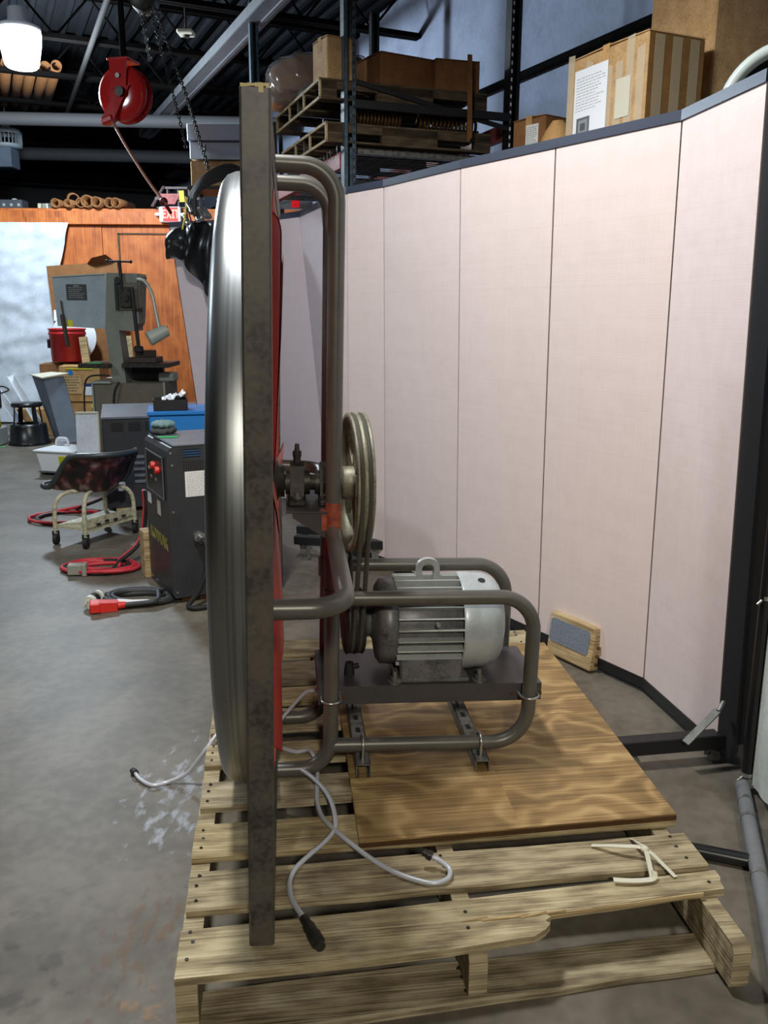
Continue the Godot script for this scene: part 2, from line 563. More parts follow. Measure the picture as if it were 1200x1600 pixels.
func high_bay(at: Vector3, label: String, energy: float, col: Color, cone: float):
	# «at» is the bottom of the lamp
	var t := thing("high_bay_lamp", label, "lamp", at, 0, "high-bay lamps of the hall")
	var b := MB.new()
	b.lathe([Vector2(0, 0), Vector2(0.13, 0.0), Vector2(0.155, 0.02), Vector2(0.19, 0.2), Vector2(0.2, 0.3), Vector2(0.19, 0.33)], Transform3D.IDENTITY, 28)
	obj("diffuser", b, glow(Color(0.97, 0.98, 1.0), 6.0), t)
	var h := MB.new()
	h.lathe([Vector2(0.19, 0.33), Vector2(0.2, 0.335), Vector2(0.2, 0.36), Vector2(0.1, 0.4), Vector2(0.09, 0.52), Vector2(0.0, 0.53)], Transform3D.IDENTITY, 28)
	obj("housing", h, M.white_plastic, t)
	var c := MB.new()
	c.tube([Vector3(0, 0.53, 0), Vector3(0, 4.05 - at.y, 0)], 0.008, 8)
	obj("hanger", c, M.galv, t)
	var l: Light3D
	if cone > 0.0:
		# the spot cone holds most of the light below the lamp; no reflector built
		var sp := SpotLight3D.new()
		sp.spot_range = 40.0
		sp.spot_attenuation = 2.0
		sp.spot_angle = cone
		sp.spot_angle_attenuation = 0.4
		sp.rotation_degrees.x = -90
		l = sp
	else:
		var om := OmniLight3D.new()
		om.omni_range = 40.0
		om.omni_attenuation = 2.0
		l = om
	l.name = "lamp_light"
	l.light_energy = energy
	l.light_color = col
	l.light_size = 0.18
	l.shadow_enabled = true
	l.position = Vector3(0, -0.24, 0)
	t.add_child(l)

const TURN := 24.5    # the hall's long axis, in degrees left of the way the camera looks
func hall(x: float, y: float, z: float) -> Vector3:
	return Basis(Vector3.UP, deg_to_rad(TURN)) * Vector3(x, y, z)

func build_hall():
	var fb := MB.new()
	fb.box2(Vector3(-13, -0.2, -25), Vector3(8, 0.0, 9))
	var fl := obj("floor", fb, M.floor)
	fl.rotation_degrees.y = TURN
	tag(fl, "grey worn concrete workshop floor", "floor", "", "structure")
	# walls of the hall
	for w in [["wall_right", Vector3(4.25, 2.25, -8), Vector3(0.3, 4.7, 34), M.wall_block, "pale blue grey block wall behind the pallet rack"],
			["wall_left", Vector3(-10.15, 2.25, -8), Vector3(0.3, 4.7, 34), M.wall_dark, "dark side wall of the workshop"],
			["wall_back", Vector3(-2.9, 2.25, -22.15), Vector3(14.8, 4.7, 0.3), M.wall_dark, "dark end wall far behind the plywood wall"],
			["wall_front", Vector3(-2.9, 2.25, 8.15), Vector3(14.8, 4.7, 0.3), M.wall_dark, "dark wall behind the place of the camera"]]:
		var b := MB.new()
		b.box(Vector3.ZERO, w[2])
		var o := obj(w[0], b, w[3])
		o.position = hall(w[1].x, w[1].y, w[1].z)
		o.rotation_degrees.y = TURN
		tag(o, w[4], "wall", "", "structure")
		if w[0] == "wall_right":
			var cp := MB.new()
			cp.tube([Vector3(-0.19, 1.0, -14), Vector3(-0.19, 1.0, 14)], 0.035, 8)
			obj("conduit", cp, M.joist, o)
			var bd := MB.new()
			bd.box(Vector3(-0.17, -0.4, 0), Vector3(0.06, 0.05, 28))
			obj("ledge", bd, M.pipe_grey, o)
	# corrugated steel deck; the ribs run along the hall
	var cb := MB.new()
	var x := -10.2
	while x < 4.5:
		cb.quad(Vector3(x, 4.5, -22.3), Vector3(x, 4.5, 8.3), Vector3(x + 0.09, 4.5, 8.3), Vector3(x + 0.09, 4.5, -22.3), Vector3.DOWN)
		cb.quad(Vector3(x + 0.09, 4.5, -22.3), Vector3(x + 0.09, 4.5, 8.3), Vector3(x + 0.11, 4.46, 8.3), Vector3(x + 0.11, 4.46, -22.3), Vector3.DOWN)
		cb.quad(Vector3(x + 0.11, 4.46, -22.3), Vector3(x + 0.11, 4.46, 8.3), Vector3(x + 0.16, 4.46, 8.3), Vector3(x + 0.16, 4.46, -22.3), Vector3.DOWN)
		cb.quad(Vector3(x + 0.16, 4.46, -22.3), Vector3(x + 0.16, 4.46, 8.3), Vector3(x + 0.18, 4.5, 8.3), Vector3(x + 0.18, 4.5, -22.3), Vector3.DOWN)
		x += 0.18
	cb.box2(Vector3(-10.3, 4.51, -22.3), Vector3(4.5, 4.7, 8.3))
	var ce := obj("ceiling", cb, M.deck)
	ce.rotation_degrees.y = TURN
	tag(ce, "dark corrugated steel roof deck on open-web joists", "ceiling", "", "structure")
	# open-web joists across the hall
	var jb := MB.new()
	for s in [-1, 1]:
		jb.box2(Vector3(-10, 4.4, 0.03 * s - 0.022), Vector3(4.1, 4.45, 0.03 * s + 0.022))
		jb.box2(Vector3(-10, 4.0, 0.03 * s - 0.022), Vector3(4.1, 4.045, 0.03 * s + 0.022))
	var k := 0
	x = -10.0
	while x < 3.8:
		var y0 := 4.03 if k % 2 == 0 else 4.42
		jb.tube([Vector3(x, y0, 0), Vector3(x + 0.34, 4.45 - y0 + 4.0, 0)], 0.012, 5, false)
		x += 0.34
		k += 1
	var jm := jb.mesh()
	for i in 15:
		var j := obj("joist", jm, M.joist, ce)
		j.position.z = -20.4 + 1.52 * i
	# plywood wall across the back
	var wall := MB.new()
	wall.box2(Vector3(-7.2, 0, -11.3), Vector3(-0.6, 2.58, -11.06))
	var wp := obj("wall_plywood", wall, M.ply_edge)
	tag(wp, "orange-brown plywood partition wall across the back of the workshop", "wall", "", "structure")
	for i in 5:
		var b := MB.new()
		b.box(Vector3.ZERO, Vector3(1.216, 2.44, 0.02), 0.003)
		var o := obj("plywood_panel", b, M.wall_ply, wp)
		o.position = Vector3(-6.53 + 1.22 * i, 1.22, -11.03 - 0.006 * (i % 2))
	var rb := MB.new()
	rb.box(Vector3.ZERO, Vector3(6.6, 0.16, 0.09), 0.006)
	var rail := obj("top_board", rb, M.wall_ply, wp)
	rail.position = Vector3(-3.9, 2.51, -11.0)
	var cap := MB.new()
	cap.box2(Vector3(-7.2, 2.585, -11.34), Vector3(-0.6, 2.615, -10.96), 0.004)
	obj("cap_board", cap, M.wall_ply, wp)
	# a door cut into the plywood
	var db := MB.new()
	db.box(Vector3.ZERO, Vector3(0.93, 2.3, 0.03), 0.004)
	var door := obj("door_1", db, M.wall_ply)
	door.position = Vector3(-2.79, 1.16, -11.0)
	tag(door, "plain plywood door in the plywood wall behind the bandsaw", "door", "", "structure")
	var sb := MB.new()
	sb.box2(Vector3(-0.49, -1.16, 0.0), Vector3(-0.468, 1.17, 0.012))
	sb.box2(Vector3(-0.49, 1.155, 0.0), Vector3(0.49, 1.175, 0.012))
	obj("gap_strip", sb, M.old_dark_wood, door)
	# stains on the concrete
	for s in [[Vector3(-0.62, 0.0015, -2.35), 0.42, 0.9, C(190, 196, 206), 71, 0.5], [Vector3(-0.56, 0.0012, -1.72), 0.3, 0.6, C(140, 106, 78), 72, 0.35], [Vector3(-0.52, 0.001, -1.42), 0.35, 0.4, C(186, 146, 108), 73, 0.35], [Vector3(-0.9, 0.001, -1.5), 0.7, 0.8, C(92, 88, 84), 74, 0.45]]:
		var nm := noise_img(256, 256, 0.03, s[4], 4)
		var im := Image.create(256, 256, false, Image.FORMAT_RGBA8)
		for py in 256:
			for px in 256:
				var d := Vector2(px - 128, py - 128).length() / 128.0
				var v: float = nm.get_pixel(px, py).r
				var a = clampf((v - 0.45 - 0.5 * d * d) * 4.0, 0.0, 1.0) * s[5]
				im.set_pixel(px, py, Color(s[3], a))
		var m := flat_tex(ImageTexture.create_from_image(im), 0.35)
		m.transparency = BaseMaterial3D.TRANSPARENCY_ALPHA
		var b := MB.new()
		b.uvq(Vector3(-s[1], 0, -s[2]) * 0.5, Vector3(s[1], 0, -s[2]) * 0.5, Vector3(s[1], 0, s[2]) * 0.5, Vector3(-s[1], 0, s[2]) * 0.5, Vector3.UP)
		var o := obj("stain", b, m, fl)
		o.transform = fl.transform.affine_inverse() * Transform3D(Basis.IDENTITY, s[0])

# ---------------------------------------------------------------- pallet
const PALLET := Vector3(-0.4104, 0, -1.4395)
func on_pallet(x: float, y: float, z: float) -> Vector3:
	return PALLET + Basis(Vector3.UP, deg_to_rad(7.5)) * Vector3(x, y, z)

func deck_board(p: Node3D, x0: float, x1: float, zl0: float, zl1: float, zr0: float, zr1: float, y0: float, y1: float, mat: Material, sd: int):
	# zl/zr: the near and the far edge at the left and the right end; the long edges wander a little
	var rg := RandomNumberGenerator.new()
	rg.seed = sd
	var b := MB.new()
	var n := 9
	var tops := []
	for i in n + 1:
		var t := float(i) / n
		var a := lerpf(zl0, zr0, t) + (rg.randf_range(-0.003, 0.003) if i > 0 and i < n else 0.0)
		var c := lerpf(zl1, zr1, t) + (rg.randf_range(-0.003, 0.003) if i > 0 and i < n else 0.0)
		tops.append([lerpf(x0, x1, t), a, c, rg.randf_range(-0.0015, 0.0015)])
	var mx := (x0 + x1) / 2.0
	var mz := (zl0 + zl1 + zr0 + zr1) / 4.0
	var e := 0.004
	for i in n:
		var r := []
		for s in [tops[i], tops[i + 1]]:
			var px: float = s[0] - mx
			r.append([Vector3(px, y0, s[1] - mz), Vector3(px, y1 - e, s[1] - mz), Vector3(px, y1 + s[3], s[1] - e - mz), Vector3(px, y1 + s[3], s[2] + e - mz), Vector3(px, y1 - e, s[2] - mz), Vector3(px, y0, s[2] - mz)])
		var nn := [Vector3(0, 0, 1), Vector3(0, 1, 1), Vector3.UP, Vector3(0, 1, -1), Vector3(0, 0, -1), Vector3.DOWN]
		for k in 6: b.quad(r[0][k], r[0][(k + 1) % 6], r[1][(k + 1) % 6], r[1][k], nn[k])
		for q in [[i == 0, r[0], Vector3.LEFT], [i == n - 1, r[1], Vector3.RIGHT]]:
			if q[0]:
				for k in range(1, 5): b.tri(q[1][0], q[1][k], q[1][k + 1], q[2])
	var o := obj("deck_board", b, mat, p)
	o.position = Vector3(mx, 0, mz)
	# nail heads over the stringers
	for xx in [0.022, 0.6, 1.19]:
		if xx > x0 and xx < x1 - 0.01:
			var t: float = (xx - x0) / (x1 - x0)
			for q in [0.25, 0.6, 0.82]:
				var zz := lerpf(lerpf(zl0, zr0, t), lerpf(zl1, zr1, t), q) + rg.randf_range(-0.01, 0.01)
				var nb := MB.new()
				nb.cyl(Vector3(xx + rg.randf_range(-0.008, 0.008) - mx, y1 - 0.003, zz - mz), Vector3(xx - mx, y1 + 0.002, zz - mz), 0.0042, 8)
				obj("nail", nb, M.iron, o)

func build_pallet():
	var p := thing("wooden_pallet", "long weathered grey wooden pallet with a broken front board, carrying the drum fan", "pallet", PALLET, 7.5)
	# stringers: rough and tapered at the near end
	for s in [[0.0, 0.044, 0.0], [0.6, 0.64, -0.01], [1.163, 1.203, 0.035]]:
		var b := MB.new()
		var poly := PackedVector2Array([Vector2(-1.775, 0.018), Vector2(s[2] - 0.004, 0.018), Vector2(s[2], 0.024), Vector2(s[2], 0.104), Vector2(s[2] - 0.012, 0.121), Vector2(-1.775, 0.122)])
		b.prism(poly, -(s[1] - s[0]) / 2.0, (s[1] - s[0]) / 2.0, Transform3D(Basis(Vector3(0, 0, 1), Vector3.UP, Vector3(-1, 0, 0)), Vector3.ZERO))
		var o := obj("stringer", b, M.board1, p)
		o.position.x = (s[0] + s[1]) / 2.0
		o.rotation_degrees.y = -1.0 if s[0] > 1.0 else 0.0
	# the front board is whole on the left and split to a long splinter on the right
	var fb := MB.new()
	var poly := PackedVector2Array([Vector2(0.0, 0.0), Vector2(0.3, -0.003), Vector2(0.55, -0.012), Vector2(0.66, -0.022), Vector2(0.745, -0.028), Vector2(0.775, -0.046), Vector2(0.79, -0.062), Vector2(0.783, -0.072), Vector2(0.798, -0.083), Vector2(0.79, -0.092), Vector2(0.81, -0.096), Vector2(0.95, -0.104), Vector2(1.1, -0.118), Vector2(1.224, -0.124), Vector2(1.228, -0.15), Vector2(1.236, -0.165), Vector2(1.236, -0.19), Vector2(0.9, -0.176), Vector2(0.4, -0.15), Vector2(0.0, -0.137)])
	fb.prism(poly, 0.122, 0.14, Transform3D(Basis(Vector3.RIGHT, Vector3(0, 0, 1), Vector3.UP), Vector3.ZERO))
	var fo := obj("deck_board", fb, M.board0, p)
	fo.set_meta("label", "broken front deck board")
	for q in [[0.02, -0.05], [0.028, -0.1], [0.02, -0.13], [0.61, -0.07], [0.615, -0.12], [1.2, -0.15]]:
		var nb := MB.new()
		nb.cyl(Vector3(q[0], 0.137, q[1]), Vector3(q[0], 0.142, q[1]), 0.0042, 8)
		obj("nail", nb, M.iron, fo)
	# a long crack and raw splinters along the break
	var sp := MB.new()
	var rg := RandomNumberGenerator.new()
	rg.seed = 8
	for i in 9:
		var x := 0.6 + 0.022 * i
		sp.bar(Vector3(x, 0.1405, -0.09 + rg.randf_range(-0.004, 0.004)), Vector3(x + 0.06, 0.1415 + rg.randf() * 0.002, -0.092 + rg.randf_range(-0.004, 0.004)), 0.004, 0.003)
	for i in 4:
		sp.bar(Vector3(0.8 + 0.09 * i, 0.133, -0.094 - 0.006 * i), Vector3(0.9 + 0.09 * i, 0.134, -0.1 - 0.006 * i), 0.005, 0.01)
	obj("splinter", sp, M.board_fresh, fo)
	var rows := [[-0.2, -0.335, -0.212, -0.345], [-0.39, -0.528, -0.395, -0.535], [-0.605, -0.735, -0.61, -0.74], [-0.825, -0.943, -0.83, -0.945], [-1.025, -1.172, -1.03, -1.175], [-1.215, -1.335, -1.215, -1.337], [-1.38, -1.565, -1.38, -1.56], [-1.61, -1.775, -1.612, -1.778]]
	for i in rows.size():
		var r: Array = rows[i]
		deck_board(p, 0.004 - 0.004 * (i % 2), 1.232 + 0.006 * (i % 3), r[0], r[1], r[2], r[3], 0.122, 0.14, M["board%d" % ((i + 1) % 4)], 40 + i)
	for r in [[0.03, -0.1, -0.035, -0.14], [-0.82, -0.95, -0.82, -0.95], [-1.65, -1.775, -1.65, -1.775]]:
		deck_board(p, 0.0, 1.21, r[0], r[1], r[2], r[3], 0.0, 0.018, M.board3, 60 + int(r[0] * 10))
	# white strapping knotted round the second board
	var s := thing("strap_bow", "white plastic strapping knotted in a bow on the pallet's second board", "strap", on_pallet(1.07, 0.1415, -0.25), 7.5)
	s.scale = Vector3.ONE * 0.78
	for path in [[Vector3(-0.12, 0.004, -0.08), Vector3(-0.05, 0.03, -0.03), Vector3(0.02, 0.035, 0.0), Vector3(0.06, 0.012, 0.06), Vector3(0.075, 0.003, 0.1)],
			[Vector3(0.02, 0.004, -0.1), Vector3(0.015, 0.03, -0.04), Vector3(0.02, 0.038, 0.0), Vector3(0.01, 0.02, 0.06), Vector3(0.0, 0.006, 0.105)],
			[Vector3(-0.12, 0.012, 0.1), Vector3(-0.06, 0.012, 0.112), Vector3(0.0, 0.01, 0.108), Vector3(0.012, 0.022, 0.09)]]:
		var b := MB.new()
		var pts := spline(path, 6)
		for i in pts.size() - 1:
			var d: Vector3 = pts[i + 1] - pts[i]
			var side := d.cross(Vector3(0.3, 1, 0.2)).normalized() * 0.008
			var up := side.cross(d).normalized() * 0.0008
			b.hexa([pts[i] - side - up, pts[i] + side - up, pts[i] + side + up, pts[i] - side + up, pts[i + 1] - side - up, pts[i + 1] + side - up, pts[i + 1] + side + up, pts[i + 1] - side + up])
		obj("strap", b, M.strap, s)
	var kb := MB.new()
	kb.sphere(Vector3(0.02, 0.034, 0.0), Vector3(0.014, 0.01, 0.014), 10)
	obj("knot", kb, M.strap, s)

func build_plywood():
	var b := MB.new()
	b.hexa([Vector3(-0.415, 0, 0.61), Vector3(0.415, 0, 0.59), Vector3(0.44, 0, -0.6), Vector3(-0.4, 0, -0.61), Vector3(-0.415, 0.018, 0.61), Vector3(0.415, 0.018, 0.59), Vector3(0.44, 0.018, -0.6), Vector3(-0.4, 0.018, -0.61)])
	var o := obj("plywood_sheet", b, M.ply)
	o.position = on_pallet(0.822, 0.141, -0.985)
	o.rotation_degrees.y = 7.5
	tag(o, "worn brown plywood sheet lying on the pallet under the fan's motor", "plywood")
	var e := MB.new()
	e.hexa([Vector3(-0.416, 0.001, 0.6115), Vector3(0.4155, 0.001, 0.5915), Vector3(0.4155, 0.001, 0.59), Vector3(-0.416, 0.001, 0.609), Vector3(-0.416, 0.014, 0.6115), Vector3(0.4155, 0.014, 0.5915), Vector3(0.4155, 0.014, 0.59), Vector3(-0.416, 0.014, 0.609)])
	obj("front_edge", e, M.ply_edge, o)

# ---------------------------------------------------------------- the drum fan
const SWING := 0.085    # the pulleys' plane, in radians from the housing's
var fan_dx := 0.0
func F(x: float, y: float, z: float) -> Vector3:
	return Vector3(x - 0.172 - fan_dx, y - 0.14, z + 0.89)

func build_fan():
	var t := thing("drum_fan", "large belt-driven drum fan with dark steel housing and red blades, standing on the pallet", "fan", on_pallet(0.189, 0.1405, -0.89))
	t.basis = Basis(Vector3.UP, deg_to_rad(6.3)) * Basis(Vector3.BACK, deg_to_rad(-1.15))
	var ax := Transform3D(Basis(Vector3(0, -1, 0), Vector3(1, 0, 0), Vector3(0, 0, 1)), F(0.172, 0.965, -0.89))   # local y of the lathe = the fan's axis (x)
	# square housing: four box-section posts and rails, a face plate with a round opening
	var hf := thing_part("housing_frame", t)
	for z in [-0.092, -1.688]:
		var b := MB.new()
		b.box2(F(0.146, 0.14, z - 0.026), F(0.198, 1.79, z + 0.026), 0.004)
		obj("post", b, M.frame_paint, hf)
	for y in [0.166, 1.764]:
		var b := MB.new()
		b.box2(F(0.147, y - 0.025, -1.662), F(0.197, y + 0.025, -0.118), 0.004)
		obj("rail", b, M.frame_paint, hf)
	# ragged bare metal along the top of the near post
	var rb := MB.new()
	var rg := RandomNumberGenerator.new()
	rg.seed = 4
	for i in 8:
		var x := 0.148 + 0.006 * i
		rb.box2(F(x, 1.7885 - rg.randf() * 0.003, -0.0655), F(x + 0.006, 1.7905 + rg.randf() * 0.003, -0.075))
	rb.box2(F(0.178, 1.778, -0.0652), F(0.186, 1.79, -0.068))
	obj("weld_bead", rb, M.bare, hf)
	var pb := MB.new()
	var R := 0.765
	var N := 64
	for s in [0.186, 0.19]:
		for k in N:
			var q := []
			for a in [TAU * k / N, TAU * (k + 1) / N]:
				var c := Vector2(cos(a), sin(a))
				var m := 0.79 / maxf(absf(c.x), absf(c.y))
				q.append(F(s, 0.965 + c.y * R, -0.89 + c.x * R))
				q.append(F(s, 0.965 + c.y * m, -0.89 + c.x * m))
			pb.quad(q[0], q[1], q[3], q[2], Vector3.RIGHT if s > 0.188 else Vector3.LEFT)
	pb.lathe([Vector2(R, 0.018), Vector2(R, 0.014)], ax, 64)
	obj("face_plate", pb, M.frame_paint, t)
	# drum: brushed steel outside with a rolled lip, red inside
	var db := MB.new()
	db.lathe([Vector2(0.746, -0.082), Vector2(0.752, -0.096), Vector2(0.765, -0.103), Vector2(0.78, -0.1), Vector2(0.793, -0.09), Vector2(0.80, -0.073), Vector2(0.803, -0.05), Vector2(0.803, -0.026)], ax, 96)
	obj("drum", db, M.drum, t)
	var ib := MB.new()
	ib.lathe([Vector2(0.766, 0.02), Vector2(0.752, 0.0), Vector2(0.748, -0.05), Vector2(0.746, -0.078)], ax, 96)
	ib.lathe([Vector2(0.803, -0.026), Vector2(0.766, 0.014)], ax, 96)
	obj("orifice", ib, M.red_fan, t)
	# blades, hub and shaft
	var bl := MB.new()
	var blade := func(u: float, v: float, s: float) -> Vector3:
		var r := 0.06 + 0.67 * u
		var ch := 0.07 + 0.1 * u
		var w := (v - 0.5) * 2.0 * ch
		var pitch := deg_to_rad(30.0 - 10.0 * u)
		var camb := 0.03 * (1.0 - pow(2.0 * v - 1.0, 2.0))
		var tang := w * cos(pitch) - camb * sin(pitch)
		var xx := w * sin(pitch) + camb * cos(pitch) + s
		var ang := tang / r
		return Vector3(sin(ang) * r, xx - 0.019, cos(ang) * r)
	bl.grid(func(u, v): return blade.call(u, v, 0.0015), 10, 8, func(_u, _v): return Vector3.UP)
	bl.grid(func(u, v): return blade.call(u, v, -0.0015), 10, 8, func(_u, _v): return Vector3.DOWN)
	var bm := bl.mesh()
	for k in 6:
		var o := obj("blade", bm, M.red_fan, t)
		o.transform = ax * Transform3D(Basis(Vector3.UP, deg_to_rad(228.0 + 60.0 * k)), Vector3.ZERO)
	var hb := MB.new()
	hb.lathe([Vector2(0.0, -0.06), Vector2(0.06, -0.06), Vector2(0.07, -0.05), Vector2(0.07, 0.02), Vector2(0.045, 0.03), Vector2(0.045, 0.045), Vector2(0.0, 0.045)], ax, 32)
	obj("hub", hb, M.iron, t)
	fan_dx = 0.017
	var ax2 := ax
	ax2.origin = F(0.189, 0.962, -0.89)
	var sb := MB.new()
	sb.lathe([Vector2(0.0, -0.02), Vector2(0.022, -0.02), Vector2(0.022, 0.283), Vector2(0.019, 0.286), Vector2(0.0, 0.286)], ax2, 20)
	obj("shaft", sb, M.iron, t)
	# two pillow-block bearings on a welded shelf
	for x in [0.268, 0.35]:
		var b := MB.new()
		b.box2(F(x - 0.024, 0.918, -1.01), F(x + 0.024, 0.934, -0.77), 0.004)
		b.prism(PackedVector2Array([Vector2(-0.06, 0.934), Vector2(0.06, 0.934), Vector2(0.055, 0.97), Vector2(0.03, 1.012), Vector2(0.0, 1.02), Vector2(-0.03, 1.012), Vector2(-0.055, 0.97)]), -0.019, 0.019, Transform3D(Basis(Vector3(0, 0, -1), Vector3.UP, Vector3.RIGHT), F(x, 0.0, -0.89)))
		b.cyl(F(x - 0.032, 0.962, -0.89), F(x + 0.036, 0.962, -0.89), 0.034, 20)
		var o := obj("bearing", b, M.iron, t)
		for z in [-0.80, -0.98]:
			var h := MB.new()
			h.cyl(F(x, 0.934, z), F(x, 0.945, z), 0.014, 6)
			h.cyl(F(x, 0.945, z), F(x, 0.953, z), 0.008, 10)
			obj("bolt", h, M.galv, o)
		if x < 0.3:
			var g := MB.new()
			g.cyl(F(x, 1.015, -0.89), F(x, 1.035, -0.89), 0.011, 10)
			g.cyl(F(x, 1.035, -0.89), F(x, 1.05, -0.89), 0.014, 6)
			g.cyl(F(x, 1.05, -0.89), F(x, 1.07, -0.89), 0.008, 10, 0.006)
			obj("grease_nipple", g, M.iron, o)
	var gb := MB.new()
	gb.box2(F(0.238, 0.912, -1.065), F(0.365, 0.918, -0.715), 0.001)
	var gp := PackedVector2Array([Vector2(0.238, 0.912), Vector2(0.238, 0.9), Vector2(0.335, 0.838), Vector2(0.36, 0.838), Vector2(0.36, 0.912)])
	for z in [-0.72, -1.06]:
		gb.prism(gp, z - 0.003 + 0.89, z + 0.003 + 0.89, Transform3D(Basis.IDENTITY, Vector3(-0.172, -0.14, 0)))
	var shelf := obj("bearing_shelf", gb, M.plate_paint, t)
	for z in [-0.73, -1.05]:
		var b := MB.new()
		b.tube([F(0.362, 0.81, z), F(0.362, 0.85, z), F(0.362, 0.9, z), F(0.362, 0.94, z)], 0.0218, 14, true)
		b.box2(F(0.326, 0.9182, z - 0.008), F(0.345, 0.9192, z + 0.012))
		b.box2(F(0.331, 0.866, z + 0.0135 if z > -0.9 else z - 0.0145), F(0.345, 0.91, z + 0.0145 if z > -0.9 else z - 0.0135))
		obj("primer_patch", b, M.primer, shelf)
	# tube frame
	for z in [-0.73, -1.05]:
		var b := MB.new()
		b.tube(fillet([F(0.19, 1.772, z), F(0.362, 1.772, z), F(0.362, 0.168, z), F(0.19, 0.164, z)], 0.085, 10), 0.0213, 16)
		obj("upright_tube", b, M.tube_paint, t)
	var ht := MB.new()
	ht.tube(fillet([F(0.19, 0.845, -0.16), F(0.362, 0.848, -0.16), F(0.362, 0.875, -1.62), F(0.19, 0.88, -1.62)], 0.075, 10), 0.0213, 16)
	obj("side_tube", ht, M.tube_paint, t)
	for z in [-0.73, -1.05]:
		var b := MB.new()
		b.tube(fillet([F(0.372, 0.671, z), F(0.928, 0.671, z), F(0.928, 0.232, z), F(0.362, 0.236, z)], 0.1, 10), 0.0205, 16)
		b.tube([F(0.362, 0.64, z), F(0.362, 0.70, z)], 0.027, 14)
		obj("motor_loop", b, M.tube_paint, t)
	# mounting plate with turned-down lips
	var mp := MB.new()
	mp.box2(F(0.327, 0.398, -1.028), F(0.97, 0.404, -0.752), 0.001)
	mp.box2(F(0.327, 0.35, -0.757), F(0.97, 0.4035, -0.751), 0.001)
	mp.box2(F(0.327, 0.35, -1.029), F(0.97, 0.4035, -1.023), 0.001)
	mp.box2(F(0.327, 0.35, -1.024), F(0.331, 0.4, -0.756), 0.001)
	var plate := obj("mounting_plate", mp, M.plate_paint, t)
	for q in [[0.362, -0.73], [0.928, -0.73], [0.362, -1.05], [0.928, -1.05]]:
		var s: float = 1.0 if q[1] > -0.9 else -1.0
		var b := MB.new()
		var pts := [F(q[0] - 0.026, 0.375, q[1] - 0.03 * s)]
		for k in 13:
			var a := PI * k / 12.0
			pts.append(F(q[0] - 0.026 * cos(a), 0.375, q[1] + 0.026 * sin(a) * s))
		pts.append(F(q[0] + 0.026, 0.375, q[1] - 0.03 * s))
		b.tube(pts, 0.0042, 8)
		obj("u_bolt", b, M.steel, plate)
		var h := MB.new()
		h.cyl(F(q[0] - 0.045, 0.372, -0.7512 if s > 0 else -1.0288), F(q[0] - 0.045, 0.372, -0.7502 if s > 0 else -1.0298), 0.006, 10)
		obj("bolt_hole", h, M.ply_edge, plate)
		h = MB.new()
		h.cyl(F(q[0] + 0.038, 0.372, -0.7512 if s > 0 else -1.0288), F(q[0] + 0.038, 0.372, -0.7502 if s > 0 else -1.0298), 0.006, 10)
		obj("bolt_hole", h, M.ply_edge, plate)
	var cn := MB.new()
	cn.cyl(F(0.42, 0.405, -0.84), F(0.42, 0.44, -0.84), 0.016, 12, 0.012)
	cn.cyl(F(0.42, 0.425, -0.84), F(0.448, 0.43, -0.84), 0.008, 10)
	obj("cord_gland", cn, M.rubber, plate)
	# slotted channel feet
	for x in [0.452, 0.79]:
		var b := MB.new()
		b.box2(F(x - 0.0205, 0.162, -1.2), F(x - 0.0175, 0.204, -0.675))
		b.box2(F(x + 0.0175, 0.162, -1.2), F(x + 0.0205, 0.204, -0.675))
		b.box2(F(x - 0.0205, 0.201, -1.2), F(x + 0.0205, 0.204, -0.675))
		b.box2(F(x - 0.0205, 0.162, -1.2), F(x - 0.011, 0.165, -0.675))
		b.box2(F(x + 0.011, 0.162, -1.2), F(x + 0.0205, 0.165, -0.675))
		b.box2(F(x - 0.0125, 0.162, -1.2), F(x - 0.011, 0.17, -0.675))
		b.box2(F(x + 0.011, 0.162, -1.2), F(x + 0.0125, 0.17, -0.675))
		var o := obj("channel_foot", b, M.galv, t)
		for k in 6:
			var sl := MB.new()
			sl.box(F(x, 0.2042, -0.72 - 0.08 * k), Vector3(0.014, 0.001, 0.03), 0.0004)
			obj("slot", sl, M.rubber, o)
		for z in [-0.73, -1.05]:
			var u := MB.new()
			var pts := [F(x - 0.0, 0.19, z + 0.026)]
			for k in 13:
				var a := PI * k / 12.0
				pts.append(F(x, 0.236 + 0.025 * sin(a), z + 0.026 * cos(a)))
			pts.append(F(x, 0.19, z - 0.026))
			u.tube(pts, 0.0042, 8)
			obj("u_bolt", u, M.steel, o)
	# pulleys and belts
	var pu := MB.new()
	var pa := Transform3D(Basis(Vector3.UP, SWING) * ax.basis, F(0.432, 0.962, -0.89))
	pu.lathe([Vector2(0.172, -0.024), Vector2(0.194, -0.024), Vector2(0.196, -0.022), Vector2(0.196, -0.019), Vector2(0.187, -0.013), Vector2(0.187, -0.009), Vector2(0.196, -0.003), Vector2(0.196, 0.003), Vector2(0.187, 0.009), Vector2(0.187, 0.013), Vector2(0.196, 0.019), Vector2(0.196, 0.022), Vector2(0.194, 0.024), Vector2(0.172, 0.024), Vector2(0.169, 0.0), Vector2(0.172, -0.024)], pa, 72)
	pu.lathe([Vector2(0, -0.04), Vector2(0.042, -0.04), Vector2(0.046, -0.036), Vector2(0.046, 0.036), Vector2(0.042, 0.04), Vector2(0, 0.04)], pa, 28)
	var big := obj("drive_pulley", pu, M.pulley, t)
	var spk := MB.new()
	spk.prism(PackedVector2Array([Vector2(-0.03, 0.035), Vector2(0.03, 0.035), Vector2(0.022, 0.17), Vector2(-0.022, 0.17)]), -0.007, 0.007)
	var sm := spk.mesh()
	for k in 5:
		var o := obj("spoke", sm, M.pulley, big)
		o.transform = pa * Transform3D(Basis(Vector3.UP, TAU * k / 5.0) * Basis(Vector3.RIGHT, PI / 2), Vector3.ZERO)
